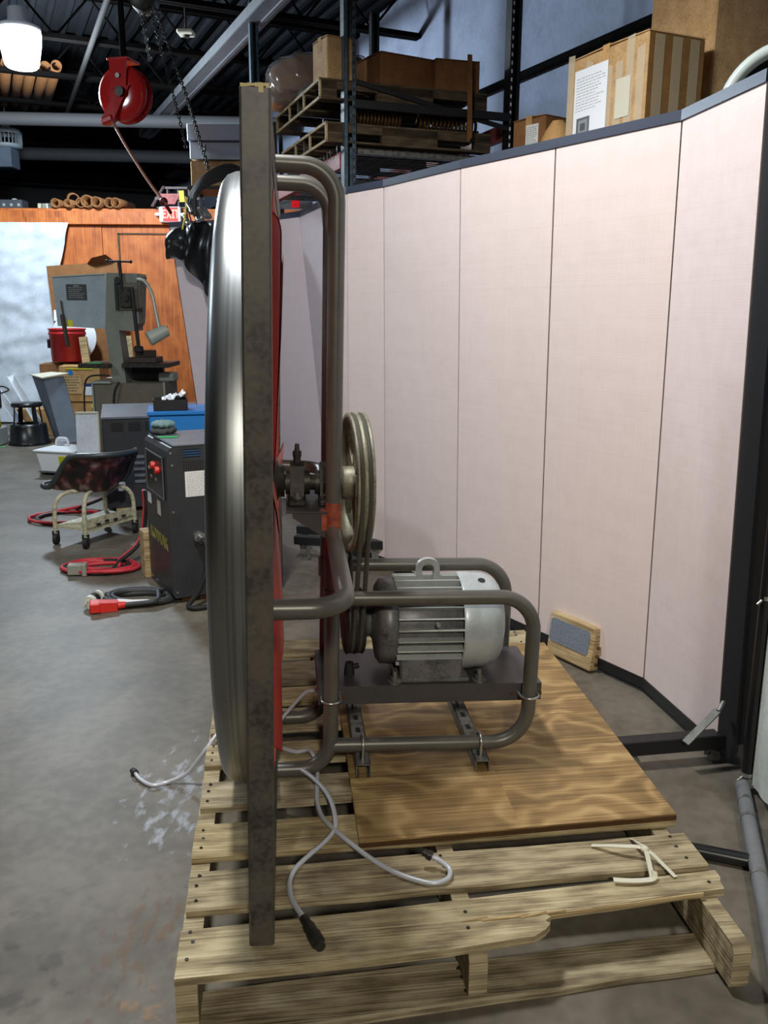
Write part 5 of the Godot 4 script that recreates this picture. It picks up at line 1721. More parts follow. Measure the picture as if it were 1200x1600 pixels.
	carton("carton", "low tan carton on the floor behind the black step stool", Vector3(-4.0, 0, -9.97), 8, Vector3(0.5, 0.3, 0.3), M.card_pale, false)
	var gx := MB.new()
	gx.box(Vector3(0, 0.1, 0), Vector3(0.4, 0.2, 0.3), 0.015)
	var gxo := obj("grey_case", gx, plain(C(150, 152, 150), 0.6))
	gxo.position = Vector3(-4.28, 0, -9.1)
	tag(gxo, "low grey case on the floor at the left edge, beside the step stool", "case")
	var bt := thing("spray_bottle", "white bottle with a yellow base standing on the grey case", "bottle", Vector3(-4.13, 0.2, -9.1))
	var bm := MB.new()
	bm.lathe([Vector2(0, 0.0), Vector2(0.045, 0.0), Vector2(0.045, 0.07)], Transform3D.IDENTITY, 20)
	obj("base", bm, M.yellow, bt)
	var bm2 := MB.new()
	bm2.lathe([Vector2(0.045, 0.07), Vector2(0.045, 0.2), Vector2(0.02, 0.24), Vector2(0.02, 0.27), Vector2(0, 0.27)], Transform3D.IDENTITY, 20)
	obj("bottle_body", bm2, M.white_plastic, bt)
	var tl := thing("power_tool", "black hand tool with a dangling lead, at the left edge above the grey case", "tool", Vector3(-4.22, 0.2, -9.25))
	var tm := MB.new()
	tm.box(Vector3(0.0, 0.3, 0.0), Vector3(0.16, 0.28, 0.14), 0.03)
	tm.box(Vector3(-0.03, 0.08, 0.0), Vector3(0.1, 0.17, 0.1), 0.02)
	tm.tube(spline([Vector3(0.05, 0.4, 0.05), Vector3(0.14, 0.42, 0.04), Vector3(0.2, 0.38, 0.03), Vector3(0.1, 0.34, 0.06)], 6), 0.008, 8)
	obj("tool_body", tm, M.rubber, tl)
	var tm2 := MB.new()
	tm2.cyl(Vector3(-0.02, 0.43, 0), Vector3(0.0, 0.5, 0.02), 0.035, 16)
	obj("collar", tm2, M.steel, tl)
	var gt2 := MB.new()
	gt2.box(Vector3(0, 0.002, 0), Vector3(0.09, 0.003, 0.03))
	var gto := obj("green_tape", gt2, M.green)
	gto.position = Vector3(-4.07, 0, -9.02)
	gto.rotation_degrees.y = 20
	tag(gto, "scrap of bright green tape on the floor at the left edge", "tape")
	# white tub with lid
	var tub := thing("storage_tub", "white plastic tub with a handled lid and yellow label, behind the mechanic's seat", "tub", Vector3(-2.82, 0.05, -7.45), -14)
	var tb := MB.new()
	tb.hexa([Vector3(-0.15, 0, 0.11), Vector3(0.15, 0, 0.11), Vector3(0.15, 0, -0.11), Vector3(-0.15, 0, -0.11), Vector3(-0.18, 0.17, 0.13), Vector3(0.18, 0.17, 0.13), Vector3(0.18, 0.17, -0.13), Vector3(-0.18, 0.17, -0.13)])
	obj("tub_body", tb, M.white_plastic, tub)
	var ld := MB.new()
	ld.box(Vector3(0, 0.178, 0), Vector3(0.4, 0.018, 0.3), 0.006)
	ld.hexa([Vector3(-0.17, 0.187, 0.12), Vector3(0.17, 0.187, 0.12), Vector3(0.17, 0.187, -0.12), Vector3(-0.17, 0.187, -0.12), Vector3(-0.07, 0.215, 0.06), Vector3(0.07, 0.215, 0.06), Vector3(0.07, 0.215, -0.06), Vector3(-0.07, 0.215, -0.06)])
	obj("lid", ld, M.white_plastic, tub)
	var hd := MB.new()
	hd.tube(fillet([Vector3(-0.06, 0.21, 0.0), Vector3(-0.05, 0.275, 0.0), Vector3(0.05, 0.275, 0.0), Vector3(0.06, 0.21, 0.0)], 0.03, 6), 0.014, 10)
	for k in 3: hd.box(Vector3(-0.01, 0.225 + 0.014 * k, 0.0), Vector3(0.06, 0.004, 0.05))
	obj("handle", hd, M.white_plastic, tub)
	paper(tub, "yellow_label", Vector3(0.09, 0.09, 0.1225), Vector3(0, 0.1, 0.01), Vector3(0.11, 0, 0), Vector3(0, -0.1, 1), flat_tex(lines_tex(64, 48, C(206, 206, 30), C(110, 110, 40), 4, 60, 6, 44, 8, 61), 0.6))
	var ub := MB.new()
	ub.box2(Vector3(-0.2, 0, -0.1), Vector3(0.16, 0.012, 0.1))
	ub.box2(Vector3(-0.2, 0.035, -0.1), Vector3(0.16, 0.048, 0.1))
	for q in [-0.19, 0.14]: ub.box2(Vector3(q, 0.012, -0.1), Vector3(q + 0.01, 0.035, 0.1))
	var ubo := obj("low_stand", ub, M.galv)
	ubo.position = Vector3(-2.8, 0, -7.43)
	ubo.rotation_degrees.y = -14
	tag(ubo, "low dark metal stand under the white tub", "stand")
	# translucent white panel against the low charger
	var wp := thing("frosted_sheet", "upright frosted white panel leaning beside the lower charger", "panel", Vector3(-2.42, 0, -6.95), -3)
	var wm := MB.new()
	wm.hexa([Vector3(-0.095, 0, 0.03), Vector3(0.095, 0, 0.03), Vector3(0.095, 0, 0.0), Vector3(-0.095, 0, 0.0), Vector3(-0.1, 0.6, -0.03), Vector3(0.08, 0.605, -0.03), Vector3(0.08, 0.605, -0.06), Vector3(-0.1, 0.6, -0.06)])
	obj("panel_body", wm, M.sheet, wp)
	var wf := MB.new()
	wf.bar(Vector3(0.1, 0.0, 0.025), Vector3(0.085, 0.605, -0.035), 0.02, 0.012, 0.0, Vector3.RIGHT)
	wf.bar(Vector3(-0.1, 0.604, -0.035), Vector3(0.085, 0.608, -0.035), 0.03, 0.012)
	obj("panel_edge", wf, M.beige, wp)
	var dk := MB.new()
	dk.box(Vector3(0, 0.045, 0), Vector3(0.2, 0.09, 0.25), 0.005)
	var dko := obj("dark_block", dk, plain(C(70, 58, 50), 0.8))
	dko.position = Vector3(-2.83, 0, -8.3)
	tag(dko, "dark timber offcut on the floor behind the white tub", "block")

# ---------------------------------------------------------------- mechanic's seat
func build_seat():
	var t := thing("mechanic_seat", "low rolling mechanic's seat with a worn black and red bucket seat on cream legs", "seat", Vector3(-1.83, 0, -5.33), 0)
	# bucket: the back wall rises towards the camera's side, the front lip points left
	var shell := func(u: float, v: float, off: float) -> Vector3:
		var a := u * TAU
		var d := Vector2(cos(a), sin(a))          # x right, y = towards the camera
		var face := d.dot(Vector2(0.72, 0.69))     # 1 at the middle of the back
		var back := smoothstep(-0.25, 0.55, face)
		var r := v
		var rx := 0.23 + 0.03 * back * v + (0.09 * smoothstep(0.3, 1.0, -d.x) if d.x < 0.0 else 0.0)
		var rz := 0.19 + 0.02 * back * v
		var lift := back * 0.235 * smoothstep(0.45, 1.0, v) + 0.015 * (1.0 - back) * smoothstep(0.7, 1.0, v)
		var rim := 0.018 * smoothstep(0.93, 1.0, v)
		return Vector3(d.x * rx * r * (1.0 + rim), 0.335 + lift - 0.03 * (1.0 - v) * (1.0 - v) + off, d.y * rz * r * (1.0 + rim))
	var b := MB.new()
	b.grid(func(u, v): return shell.call(u, v, 0.0), 40, 14, func(u, v): return Vector3(-cos(u * TAU) * v, 0.6, -sin(u * TAU) * v))
	obj("seat_pan", b, M.black_gloss, t)
	# outside of the bucket, worn through black and red paint to the primer
	var nz := noise_img(128, 128, 0.02, 77, 3)
	var n2 := noise_img(128, 128, 0.05, 78, 3)
	var wear := ramp(128, [[nz, 0.7], [n2, 0.3]], [C(20, 19, 21), C(34, 24, 26), C(92, 34, 36), C(160, 144, 140)], [0.35, 0.52, 0.62, 0.8])
	var c := MB.new()
	c.grid(func(u, v): return shell.call(u, v, -0.012) + Vector3(cos(u * TAU), 0, sin(u * TAU)) * 0.006 * v, 40, 14, func(u, v): return Vector3(cos(u * TAU) * v, -0.6, sin(u * TAU) * v))
	obj("seat_shell", c, tex(wear, Vector3.ONE * 2.4, 0.5), t)
	var rm := []
	for k in 40: rm.append(shell.call(k / 40.0, 1.0, -0.005))
	var r := MB.new()
	r.tube(rm, 0.017, 8, false, true)
	obj("rolled_edge", r, plain(C(58, 64, 68), 0.35), t)
	# bowed cream legs down to the casters
	var feet := [Vector3(-0.21, 0, 0.17), Vector3(0.01, 0, 0.27), Vector3(0.2, 0, -0.12), Vector3(-0.03, 0, -0.25)]
	for p in feet:
		var l := MB.new()
		l.tube(spline([Vector3(p.x * 0.35, 0.318, p.z * 0.35), Vector3(p.x * 0.72, 0.315, p.z * 0.72), Vector3(p.x * 0.95, 0.26, p.z * 0.95), Vector3(p.x, 0.15, p.z), Vector3(p.x, 0.075, p.z)], 6), 0.0135, 10)
		obj("leg", l, M.cream, t)
		var w := MB.new()
		w.cyl(Vector3(p.x - 0.012, 0.034, p.z), Vector3(p.x + 0.012, 0.034, p.z), 0.034, 18)
		var wo := obj("caster", w, M.rubber, t)
		var fk := MB.new()
		fk.box2(Vector3(p.x - 0.019, 0.03, p.z - 0.012), Vector3(p.x - 0.015, 0.085, p.z + 0.012))
		fk.box2(Vector3(p.x + 0.015, 0.03, p.z - 0.012), Vector3(p.x + 0.019, 0.085, p.z + 0.012))
		fk.box2(Vector3(p.x - 0.019, 0.08, p.z - 0.012), Vector3(p.x + 0.019, 0.088, p.z + 0.012))
		obj("fork", fk, M.iron, wo)
	# tool tray between the legs
	var a := feet[1] as Vector3
	var e := feet[2] as Vector3
	var up := Vector3(0, 0.11, 0)
	var tr := MB.new()
	tr.hexa([a + up, e + up, feet[3] + up, feet[0] + up, a + up * 1.12, e + up * 1.12, feet[3] + up * 1.12, feet[0] + up * 1.12])
	var out := (e - a).cross(Vector3.UP).normalized() * -0.02
	tr.hexa([a + up * 0.85, e + up * 0.85, e + up * 0.85 + out * 0.2, a + up * 0.85 + out * 0.2, a + up * 1.6, e + up * 1.6, e + up * 1.6 + out * 0.2, a + up * 1.6 + out * 0.2])
	var tro := obj("tool_tray", tr, M.cream, t)
	for k in 4:
		var h := MB.new()
		var p := a.lerp(e, 0.25 + 0.17 * k) + up * (1.2 + 0.06 * (k % 2))
		h.box(p + out * -0.1, Vector3(0.03, 0.012, 0.02), 0.003, Basis(Vector3.UP, 1.1))
		obj("worn_patch", h, M.rubber, tro)

# ---------------------------------------------------------------- cords on the floor
func coil(c: Vector3, rx: float, rz: float, turns: float, start: float, rad: float, sd: int) -> Array:
	var rg := RandomNumberGenerator.new()
	rg.seed = sd
	var pts := []
	var n := int(turns * 14)
	var jx := []
	for i in int(turns) + 2: jx.append(Vector3(rg.randf_range(-0.035, 0.035), rg.randf_range(0.8, 1.12), rg.randf_range(-0.03, 0.03)))
	for i in n + 1:
		var q := float(i) / 14.0
		var k := int(q)
		var f := q - k
		var j: Vector3 = (jx[k] as Vector3).lerp(jx[k + 1], f * f * (3.0 - 2.0 * f))
		var a := start + TAU * q
		pts.append(c + Vector3(cos(a) * rx * j.y + j.x, rad + rad * 1.3 * (0.5 + 0.5 * sin(q * 5.1 + sd)) * minf(q, 1.0), sin(a) * rz * j.y + j.z))
	return pts

func build_cords():
	# red and black battery leads of the tall charger
	var t := thing("battery_lead", "red and black battery lead coiled on the floor in front of the mechanic's seat", "cable", Vector3(-1.57, 0, -4.7))
	var lead := func(off: Vector3) -> Array:
		var p := [Vector3(0.19, 0.42, -0.12) + off, Vector3(0.185, 0.3, -0.13) + off, Vector3(0.15, 0.12, -0.1) + off, Vector3(0.05, 0.03, 0.02) + off]
		return spline(p, 5)
	for k in 2:
		var b := MB.new()
		var off := Vector3(0.022 * k, 0.002 * k, 0.026 * k)
		var pts := coil(Vector3(-0.03, 0, 0.06), 0.2 - 0.012 * k, 0.13, 2.6, 0.9 + 0.3 * k, 0.0115, 3 + k)
		b.tube((lead.call(off * 0.6) as Array).slice(0, -1) + pts, 0.0115, 9)
		obj("red_wire" if k == 0 else "black_wire", b, M.red_cable if k == 0 else M.rubber, t)
	var b2 := MB.new()
	b2.tube(coil(Vector3(-0.03, 0.0, 0.06), 0.17, 0.105, 2.2, 2.6, 0.0115, 9), 0.0115, 9)
	obj("red_wire", b2, M.red_cable, t)
	var cn := MB.new()
	cn.box(Vector3(-0.125, 0.035, 0.175), Vector3(0.085, 0.06, 0.055), 0.006, Basis(Vector3.UP, 0.15))
	cn.box(Vector3(-0.075, 0.035, 0.18), Vector3(0.025, 0.07, 0.06), 0.005, Basis(Vector3.UP, 0.15))
	obj("connector", cn, M.grey_plug, t)
	# the other unit's leads, farther back
	var u := thing("battery_lead", "red and black battery lead coiled on the floor behind the seat's left legs", "cable", Vector3(-2.2, 0, -5.85))
	for k in 2:
		var b := MB.new()
		var pts := coil(Vector3(0.0, 0, 0.02), 0.26 - 0.02 * k, 0.2, 2.2, 4.0 + 0.4 * k, 0.0115, 13 + k)
		pts = spline([Vector3(0.33, 0.2, -0.1 + 0.03 * k), Vector3(0.2, 0.12, -0.12 + 0.03 * k), Vector3(0.02, 0.05, -0.12 + 0.03 * k)], 5).slice(0, -1) + pts
		b.tube(pts, 0.0115, 9)
		obj("red_wire" if k == 0 else "black_wire", b, M.red_cable if k == 0 else M.rubber, u)
	var un := MB.new()
	un.box(Vector3(0.33, 0.21, -0.09), Vector3(0.08, 0.06, 0.05), 0.006, Basis(Vector3.UP, -0.5))
	obj("connector", un, plain(C(180, 184, 196), 0.5), u)
	# black cord with a round plug and a red connector
	var v := thing("power_lead", "black power cord coiled on the floor with a round plug and red connector", "cord", Vector3(-1.24, 0, -4.12))
	var b := MB.new()
	var pc := coil(Vector3(0, 0, 0), 0.17, 0.1, 3.4, 3.4, 0.0135, 23)
	b.tube(spline([Vector3(-0.19, 0.03, 0.09), Vector3(-0.185, 0.02, 0.02), Vector3(-0.16, 0.016, -0.03)], 4).slice(0, -1) + pc.slice(2) + spline([pc[-1] + Vector3(-0.02, 0.01, 0.04), Vector3(0.12, 0.03, 0.1), Vector3(0.02, 0.024, 0.135), Vector3(-0.06, 0.022, 0.155)], 5), 0.0135, 10)
	obj("cord_coil", b, plain(C(46, 48, 50), 0.55), v)
	var p1 := MB.new()
	p1.cyl(Vector3(-0.19, 0.033, 0.08), Vector3(-0.195, 0.033, 0.12), 0.03, 18)
	obj("plug_body", p1, M.rubber, v)
	var p2 := MB.new()
	p2.cyl(Vector3(-0.195, 0.033, 0.12), Vector3(-0.2, 0.033, 0.15), 0.032, 18)
	p2.cyl(Vector3(-0.18, 0.033, 0.05), Vector3(-0.186, 0.033, 0.065), 0.034, 18)
	for k in 3: p2.box(Vector3(-0.2 + 0.012 * (k - 1), 0.033 + (0.012 if k == 1 else -0.004), 0.16), Vector3(0.003, 0.01, 0.03))
	obj("plug_face", p2, plain(C(214, 216, 206), 0.45), v)
	var p3 := MB.new()
	p3.hexa([Vector3(-0.06, 0.002, 0.13), Vector3(-0.05, 0.002, 0.18), Vector3(-0.14, 0.002, 0.21), Vector3(-0.155, 0.002, 0.15), Vector3(-0.06, 0.045, 0.13), Vector3(-0.05, 0.045, 0.18), Vector3(-0.14, 0.052, 0.21), Vector3(-0.155, 0.052, 0.15)])
	p3.box(Vector3(-0.155, 0.028, 0.188), Vector3(0.05, 0.05, 0.075), 0.006, Basis(Vector3.UP, 0.32))
	p3.cyl(Vector3(-0.055, 0.023, 0.155), Vector3(-0.02, 0.023, 0.143), 0.019, 14, 0.015)
	obj("red_connector", p3, M.red_plug, v)
	var p4 := MB.new()
	p4.tube([pc[9] + Vector3(0, 0.002, 0), pc[10] + Vector3(0, 0.002, 0), pc[11] + Vector3(0, 0.002, 0)], 0.0142, 10)
	obj("white_tape", p4, M.paper, v)
	# silver fan cords across the pallet
	silver("silver-grey cable running from the pallet up to the fan's motor plate", [Vector3(-0.36, 0.16, -2.42), Vector3(-0.335, 0.17, -2.44), Vector3(-0.29, 0.22, -2.46), Vector3(-0.24, 0.28, -2.45), Vector3(-0.2, 0.3, -2.43), Vector3(-0.13, 0.35, -2.42)], false)
	silver("silver-grey cable curling over the second pallet board to a black end in mid-board", [Vector3(-0.42, 0.16, -2.37), Vector3(-0.33, 0.155, -2.35), Vector3(-0.26, 0.15, -2.32), Vector3(-0.216, 0.16, -2.31), Vector3(-0.188, 0.155, -2.22), Vector3(-0.17, 0.15, -2.03), Vector3(-0.12, 0.155, -1.92), Vector3(0.0, 0.15, -1.785), Vector3(0.1, 0.148, -1.728), Vector3(0.148, 0.15, -1.735), Vector3(0.158, 0.155, -1.765), Vector3(0.135, 0.165, -1.785), Vector3(0.118, 0.172, -1.79)], true)
	silver("silver-grey cable crossing the other and ending in a black plug on the front board", [Vector3(-0.4, 0.16, -2.26), Vector3(-0.317, 0.16, -2.24), Vector3(-0.235, 0.17, -2.19), Vector3(-0.155, 0.175, -2.07), Vector3(-0.122, 0.165, -1.965), Vector3(-0.13, 0.152, -1.9), Vector3(-0.205, 0.15, -1.77), Vector3(-0.206, 0.15, -1.68), Vector3(-0.168, 0.153, -1.6)], true, true)
	silver("silver-grey cable drooping off the pallet's left edge on to the floor", [Vector3(-0.45, 0.165, -2.45), Vector3(-0.5, 0.16, -2.44), Vector3(-0.54, 0.12, -2.39), Vector3(-0.6, 0.04, -2.39), Vector3(-0.66, 0.008, -2.39), Vector3(-0.705, 0.007, -2.37), Vector3(-0.75, 0.008, -2.4), Vector3(-0.777, 0.009, -2.435)], true)

func silver(label: String, pts: Array, plug: bool, big := false):
	var t := thing("silver_cable", label, "cable", pts[0])
	var q := pts.map(func(p): return p - pts[0])
	var b := MB.new()
	b.tube(spline(q, 8), 0.0062, 10)
	obj("jacket", b, M.silver_cable, t)
	if plug:
		var e: Vector3 = q[-1]
		var d: Vector3 = (e - q[-2]).normalized()
		var m := MB.new()
		if big:
			m.cyl(e, e + d * 0.03, 0.0105, 12)
			m.cyl(e + d * 0.03, e + d * 0.06, 0.0135, 12)
			m.cyl(e + d * 0.06, e + d * 0.085, 0.0155, 14)
			m.cyl(e + d * 0.085, e + d * 0.1, 0.011, 12)
		else:
			m.cyl(e, e + d * 0.012, 0.0115, 8)
			m.cyl(e + d * 0.012, e + d * 0.024, 0.009, 12)
		obj("plug", m, M.iron, t)

# ---------------------------------------------------------------- overhead
func chain(called: String, label: String, pts: Array, link: float):
	var t := thing(called, label, "chain", pts[0], 0, "chains of the chain hoist")
	var c := Curve3D.new()
	for p in pts: c.add_point(p - pts[0])
	var n := int(c.get_baked_length() / (link * 0.72))
	var b := MB.new()
	for i in n:
		var p := c.sample_baked(i * link * 0.72 + link * 0.36)
		var d := (c.sample_baked(i * link * 0.72 + link * 0.5) - p).normalized()
		var s := d.cross(Vector3.RIGHT if i % 2 == 0 else Vector3.BACK).normalized()
		var ring := []
		for k in 10:
			var a := TAU * k / 10.0
			ring.append(p + d * cos(a) * link * 0.42 + s * sin(a) * link * 0.24)
		b.tube(ring, link * 0.1, 5, false, true)
	obj("links", b, M.iron, t)

func build_overhead():
	# hose reel
	var t := thing("hose_reel", "glossy red hose reel hanging under the roof joists", "hose reel", Vector3(-2.24, 3.22, -8.0), -14)
	var xf := Transform3D(Basis(Vector3.RIGHT, PI / 2), Vector3.ZERO)
	var b := MB.new()
	b.lathe([Vector2(0, 0.04), Vector2(0.2, 0.04), Vector2(0.228, 0.048), Vector2(0.222, 0.062), Vector2(0.19, 0.085), Vector2(0.1, 0.098), Vector2(0, 0.095)], xf * Transform3D(Basis.from_scale(Vector3(1, 1, 1)), Vector3.ZERO), 44)
	b.lathe([Vector2(0, -0.095), Vector2(0.1, -0.098), Vector2(0.19, -0.085), Vector2(0.222, -0.062), Vector2(0.228, -0.048), Vector2(0.2, -0.04), Vector2(0, -0.04)], Transform3D(xf.basis * Basis.from_scale(Vector3(1, 1, 1)), Vector3.ZERO), 44)
	obj("reel_side", b, M.red_gloss, t)
	var d := MB.new()
	d.lathe([Vector2(0.17, -0.045), Vector2(0.17, 0.045)], xf, 32)
	obj("hose_drum", d, M.hose, t)
	var mt := MB.new()
	mt.hexa([Vector3(-0.085, 0.27, 0.1), Vector3(0.085, 0.27, 0.1), Vector3(0.085, 0.27, 0.085), Vector3(-0.085, 0.27, 0.085), Vector3(-0.07, 0.03, 0.115), Vector3(0.07, 0.03, 0.115), Vector3(0.07, 0.03, 0.1), Vector3(-0.07, 0.03, 0.1)])
	mt.box2(Vector3(-0.1, 0.255, -0.1), Vector3(0.1, 0.275, 0.11), 0.004)
	obj("mount_bracket", mt, M.red_gloss, t)
	var mh := MB.new()
	mh.box2(Vector3(-0.02, 0.275, -0.02), Vector3(0.02, 0.83, 0.02), 0.003)
	mh.box2(Vector3(-0.02, 0.79, -0.4), Vector3(0.02, 0.83, 0.4), 0.003)
	obj("hanger", mh, M.joist, t)
	var gd := MB.new()
	gd.hexa([Vector3(-0.02, 0.03, 0.115), Vector3(0.1, 0.05, 0.115), Vector3(0.1, 0.05, 0.08), Vector3(-0.02, 0.03, 0.08), Vector3(-0.17, -0.2, 0.13), Vector3(-0.06, -0.22, 0.13), Vector3(-0.06, -0.22, 0.07), Vector3(-0.17, -0.2, 0.07)])
	gd.box(Vector3(-0.118, -0.215, 0.1), Vector3(0.12, 0.06, 0.09), 0.015, Basis(Vector3.BACK, 0.3))
	obj("guide_arm", gd, M.red_gloss, t)
	var hb := MB.new()
	hb.cyl(Vector3(0.02, 0.0, 0.115), Vector3(0.02, 0.0, 0.15), 0.04, 18)
	obj("swivel", hb, M.iron, t)
	var hc := MB.new()
	hc.cyl(Vector3(0.0, 0.13, 0.1), Vector3(0.0, 0.13, 0.125), 0.02, 14)
	obj("bolt", hc, M.galv, t)
	var h := thing("air_hose", "reddish hose slanting down from the red reel to the EXIT sign", "hose", Vector3(-2.36, 3.02, -7.93))
	var end := Vector3(-1.74, 2.25, -7.1) - Vector3(-2.36, 3.02, -7.93)
	var hm := MB.new()
	hm.tube(spline([Vector3.ZERO, end * 0.3 + Vector3(0, -0.03, 0), end * 0.7 + Vector3(0, -0.03, 0), end, end * 1.06], 6), 0.0125, 10)
	obj("hose_line", hm, M.hose, h)
	var hs := MB.new()
	hs.sphere(end, Vector3.ONE * 0.034, 12)
	hs.tube([end, end * 1.12], 0.014, 8)
	obj("stop_ball", hs, plain(C(90, 22, 20), 0.5), h)
	# chain hoist and its chains
	var hv := thing("chain_hoist", "dark round chain hoist under the roof beside the grey channel", "hoist", Vector3(-2.04, 3.97, -8.0))
	var hm2 := MB.new()
	hm2.lathe([Vector2(0, -0.09), Vector2(0.1, -0.09), Vector2(0.115, -0.07), Vector2(0.115, 0.07), Vector2(0.1, 0.09), Vector2(0, 0.09)], xf, 28)
	obj("wheel_case", hm2, M.iron, hv)
	var hp := MB.new()
	hp.lathe([Vector2(0, 0.0), Vector2(0.04, 0.0), Vector2(0.04, 0.006), Vector2(0, 0.006)], Transform3D(Basis(Vector3.RIGHT, PI / 2), Vector3(-0.01, 0.01, 0.09)), 18)
	obj("name_disc", hp, M.paper, hv)
	var hk := MB.new()
	hk.tube([Vector3(0, 0.1, 0), Vector3(0, 0.4, 0)], 0.02, 8)
	obj("hook", hk, M.iron, hv)
	chain("hoist_chain", "gathered short chain hanging straight down from the chain hoist", [Vector3(-2.07, 3.9, -7.98), Vector3(-2.04, 3.7, -7.96), Vector3(-2.0, 3.45, -7.95)], 0.05)
	chain("hoist_chain", "second gathered chain hanging close beside the short hoist chain", [Vector3(-2.03, 3.9, -7.94), Vector3(-2.02, 3.7, -7.92), Vector3(-1.985, 3.47, -7.92)], 0.05)
	chain("hoist_chain", "long thin hoist chain slanting down to the pale blue boxes, left one", [Vector3(-1.98, 3.88, -7.95), Vector3(-1.66, 2.95, -7.4), Vector3(-1.585, 2.66, -7.3)], 0.045)
	chain("hoist_chain", "long hoist chain slanting down across the pale blue boxes to the black hoses", [Vector3(-1.93, 3.88, -7.9), Vector3(-1.52, 3.0, -7.1), Vector3(-1.22, 2.36, -6.3)], 0.05)
	# grey strip channel, conduits and pipes
	var rl := thing("ceiling_channel", "long grey steel channel running diagonally under the roof joists", "channel", Vector3(-0.913, 3.88, -7.8), 24.5)
	var rm := MB.new()
	rm.box2(Vector3(-0.1, 0.0, -6.3), Vector3(0.1, 0.012, 2.5), 0.002)
	rm.box2(Vector3(-0.1, 0.0, -6.3), Vector3(-0.09, 0.1, 2.5), 0.002)
	rm.box2(Vector3(0.09, 0.0, -6.3), Vector3(0.1, 0.1, 2.5), 0.002)
	rm.box2(Vector3(0.02, -0.012, -6.3), Vector3(0.06, 0.0, 2.5), 0.003)
	obj("channel_body", rm, tex(M.pipe_grey.albedo_texture, Vector3.ONE, 0.5, 0.3, C(120, 122, 126)), rl)
	for z in [-5.0, -2.0, 1.0]:
		var s := MB.new()
		s.tube([Vector3(0, 0.01, z), Vector3(0, 0.15, z)], 0.008, 6)
		obj("hanger", s, M.iron, rl)
	var cd := MB.new()
	cd.tube([Vector3(-1.68, 3.97, -6.5), Vector3(-2.36, 3.97, -8.04), Vector3(-4.58, 3.97, -13.1)], 0.028, 10)
	var cdo := obj("conduit", cd, plain(C(46, 45, 44), 0.8, 0.0, 0.2))
	tag(cdo, "thin conduit running away under the joists, just left of the red reel", "conduit")
	for q in [[3.78, -11.75, 0.08, "upper pale round pipe crossing under the roof behind the red hose reel"], [3.9, -15.1, 0.1, "lower pale round pipe crossing in the dark far behind the red hose reel"]]:
		var p := MB.new()
		p.tube([Vector3(-7.6 + (0.7 if q[1] < -14.0 else 0.0), q[0], q[1] + 0.2), Vector3(-1.35 if q[1] > -14.0 else -2.75, q[0], q[1] - 0.25)], q[2], 16)
		var po := obj("overhead_pipe", p, M.dim_pipe)
		tag(po, q[3], "pipe")
	# cardboard tubes stored across the joists' bottom chords
	for k in 6:
		var tb := MB.new()
		var y0 := Basis(Vector3.RIGHT, PI / 2)
		tb.lathe([Vector2(0.05, 0), Vector2(0.06, 0), Vector2(0.06, 2.1), Vector2(0.05, 2.1), Vector2(0.05, 0)], Transform3D(y0, Vector3.ZERO), 20)
		var o := obj("cardboard_tube", tb, M.card_old)
		o.position = hall(0.36 + 0.13 * k, 4.109, -13.5 + 0.1 * (k % 3))
		o.rotation_degrees.y = TURN + [0.2, -0.2, 0.1, -0.1, 0.2, -0.3][k]
		tag(o, ["leftmost", "second from the left", "third from the left", "third from the right", "second from the right", "rightmost"][k] + " of the brown cardboard tubes stored over the joists", "tube", "cardboard tubes stored over the joists")
	# unlit lamp far off at the left edge
	var ul := thing("unlit_lamp", "unlit grey ribbed lamp over a grey box at the far left edge", "lamp", Vector3(-5.36, 3.64, -13.0))
	var um := MB.new()
	um.lathe([Vector2(0.0, 0.0), Vector2(0.19, 0.0), Vector2(0.205, 0.02), Vector2(0.205, 0.045)], Transform3D.IDENTITY, 28)
	um.lathe([Vector2(0.205, 0.18), Vector2(0.21, 0.19), Vector2(0.18, 0.25), Vector2(0.06, 0.27), Vector2(0.05, 0.32), Vector2(0.0, 0.32)], Transform3D.IDENTITY, 28)
	obj("housing", um, plain(C(170, 180, 186), 0.5), ul)
	for k in 24:
		var rb := MB.new()
		var a := TAU * k / 24.0
		rb.box(Vector3(cos(a) * 0.19, 0.11, sin(a) * 0.19), Vector3(0.03, 0.14, 0.012), 0.0, Basis(Vector3.UP, -a))
		obj("rib", rb, plain(C(140, 146, 150), 0.5), ul)
	var ub := MB.new()
	ub.box2(Vector3(-0.2, -0.27, -0.15), Vector3(0.1, -0.005, 0.15), 0.01)
	obj("ballast_box", ub, M.panel_grey, ul)
	var uh := MB.new()
	uh.tube([Vector3(0, 0.32, 0), Vector3(0, 0.8, 0)], 0.012, 8)
	obj("hanger", uh, M.iron, ul)
	var dt := thing("smoke_detector", "small pale square detector under the roof deck, right of the chains", "detector", Vector3(-1.9, 4.0, -8.95))
	var dm := MB.new()
	dm.box(Vector3(0, -0.02, 0), Vector3(0.15, 0.04, 0.15), 0.01)
	obj("detector_base", dm, M.beige, dt)
	var dm2 := MB.new()
	dm2.cyl(Vector3(0, -0.04, 0), Vector3(0, -0.06, 0), 0.035, 16, 0.03)
	dm2.tube([Vector3(0, 0.0, 0), Vector3(0, 0.46, 0)], 0.01, 6)
	obj("sensor", dm2, M.iron, dt)

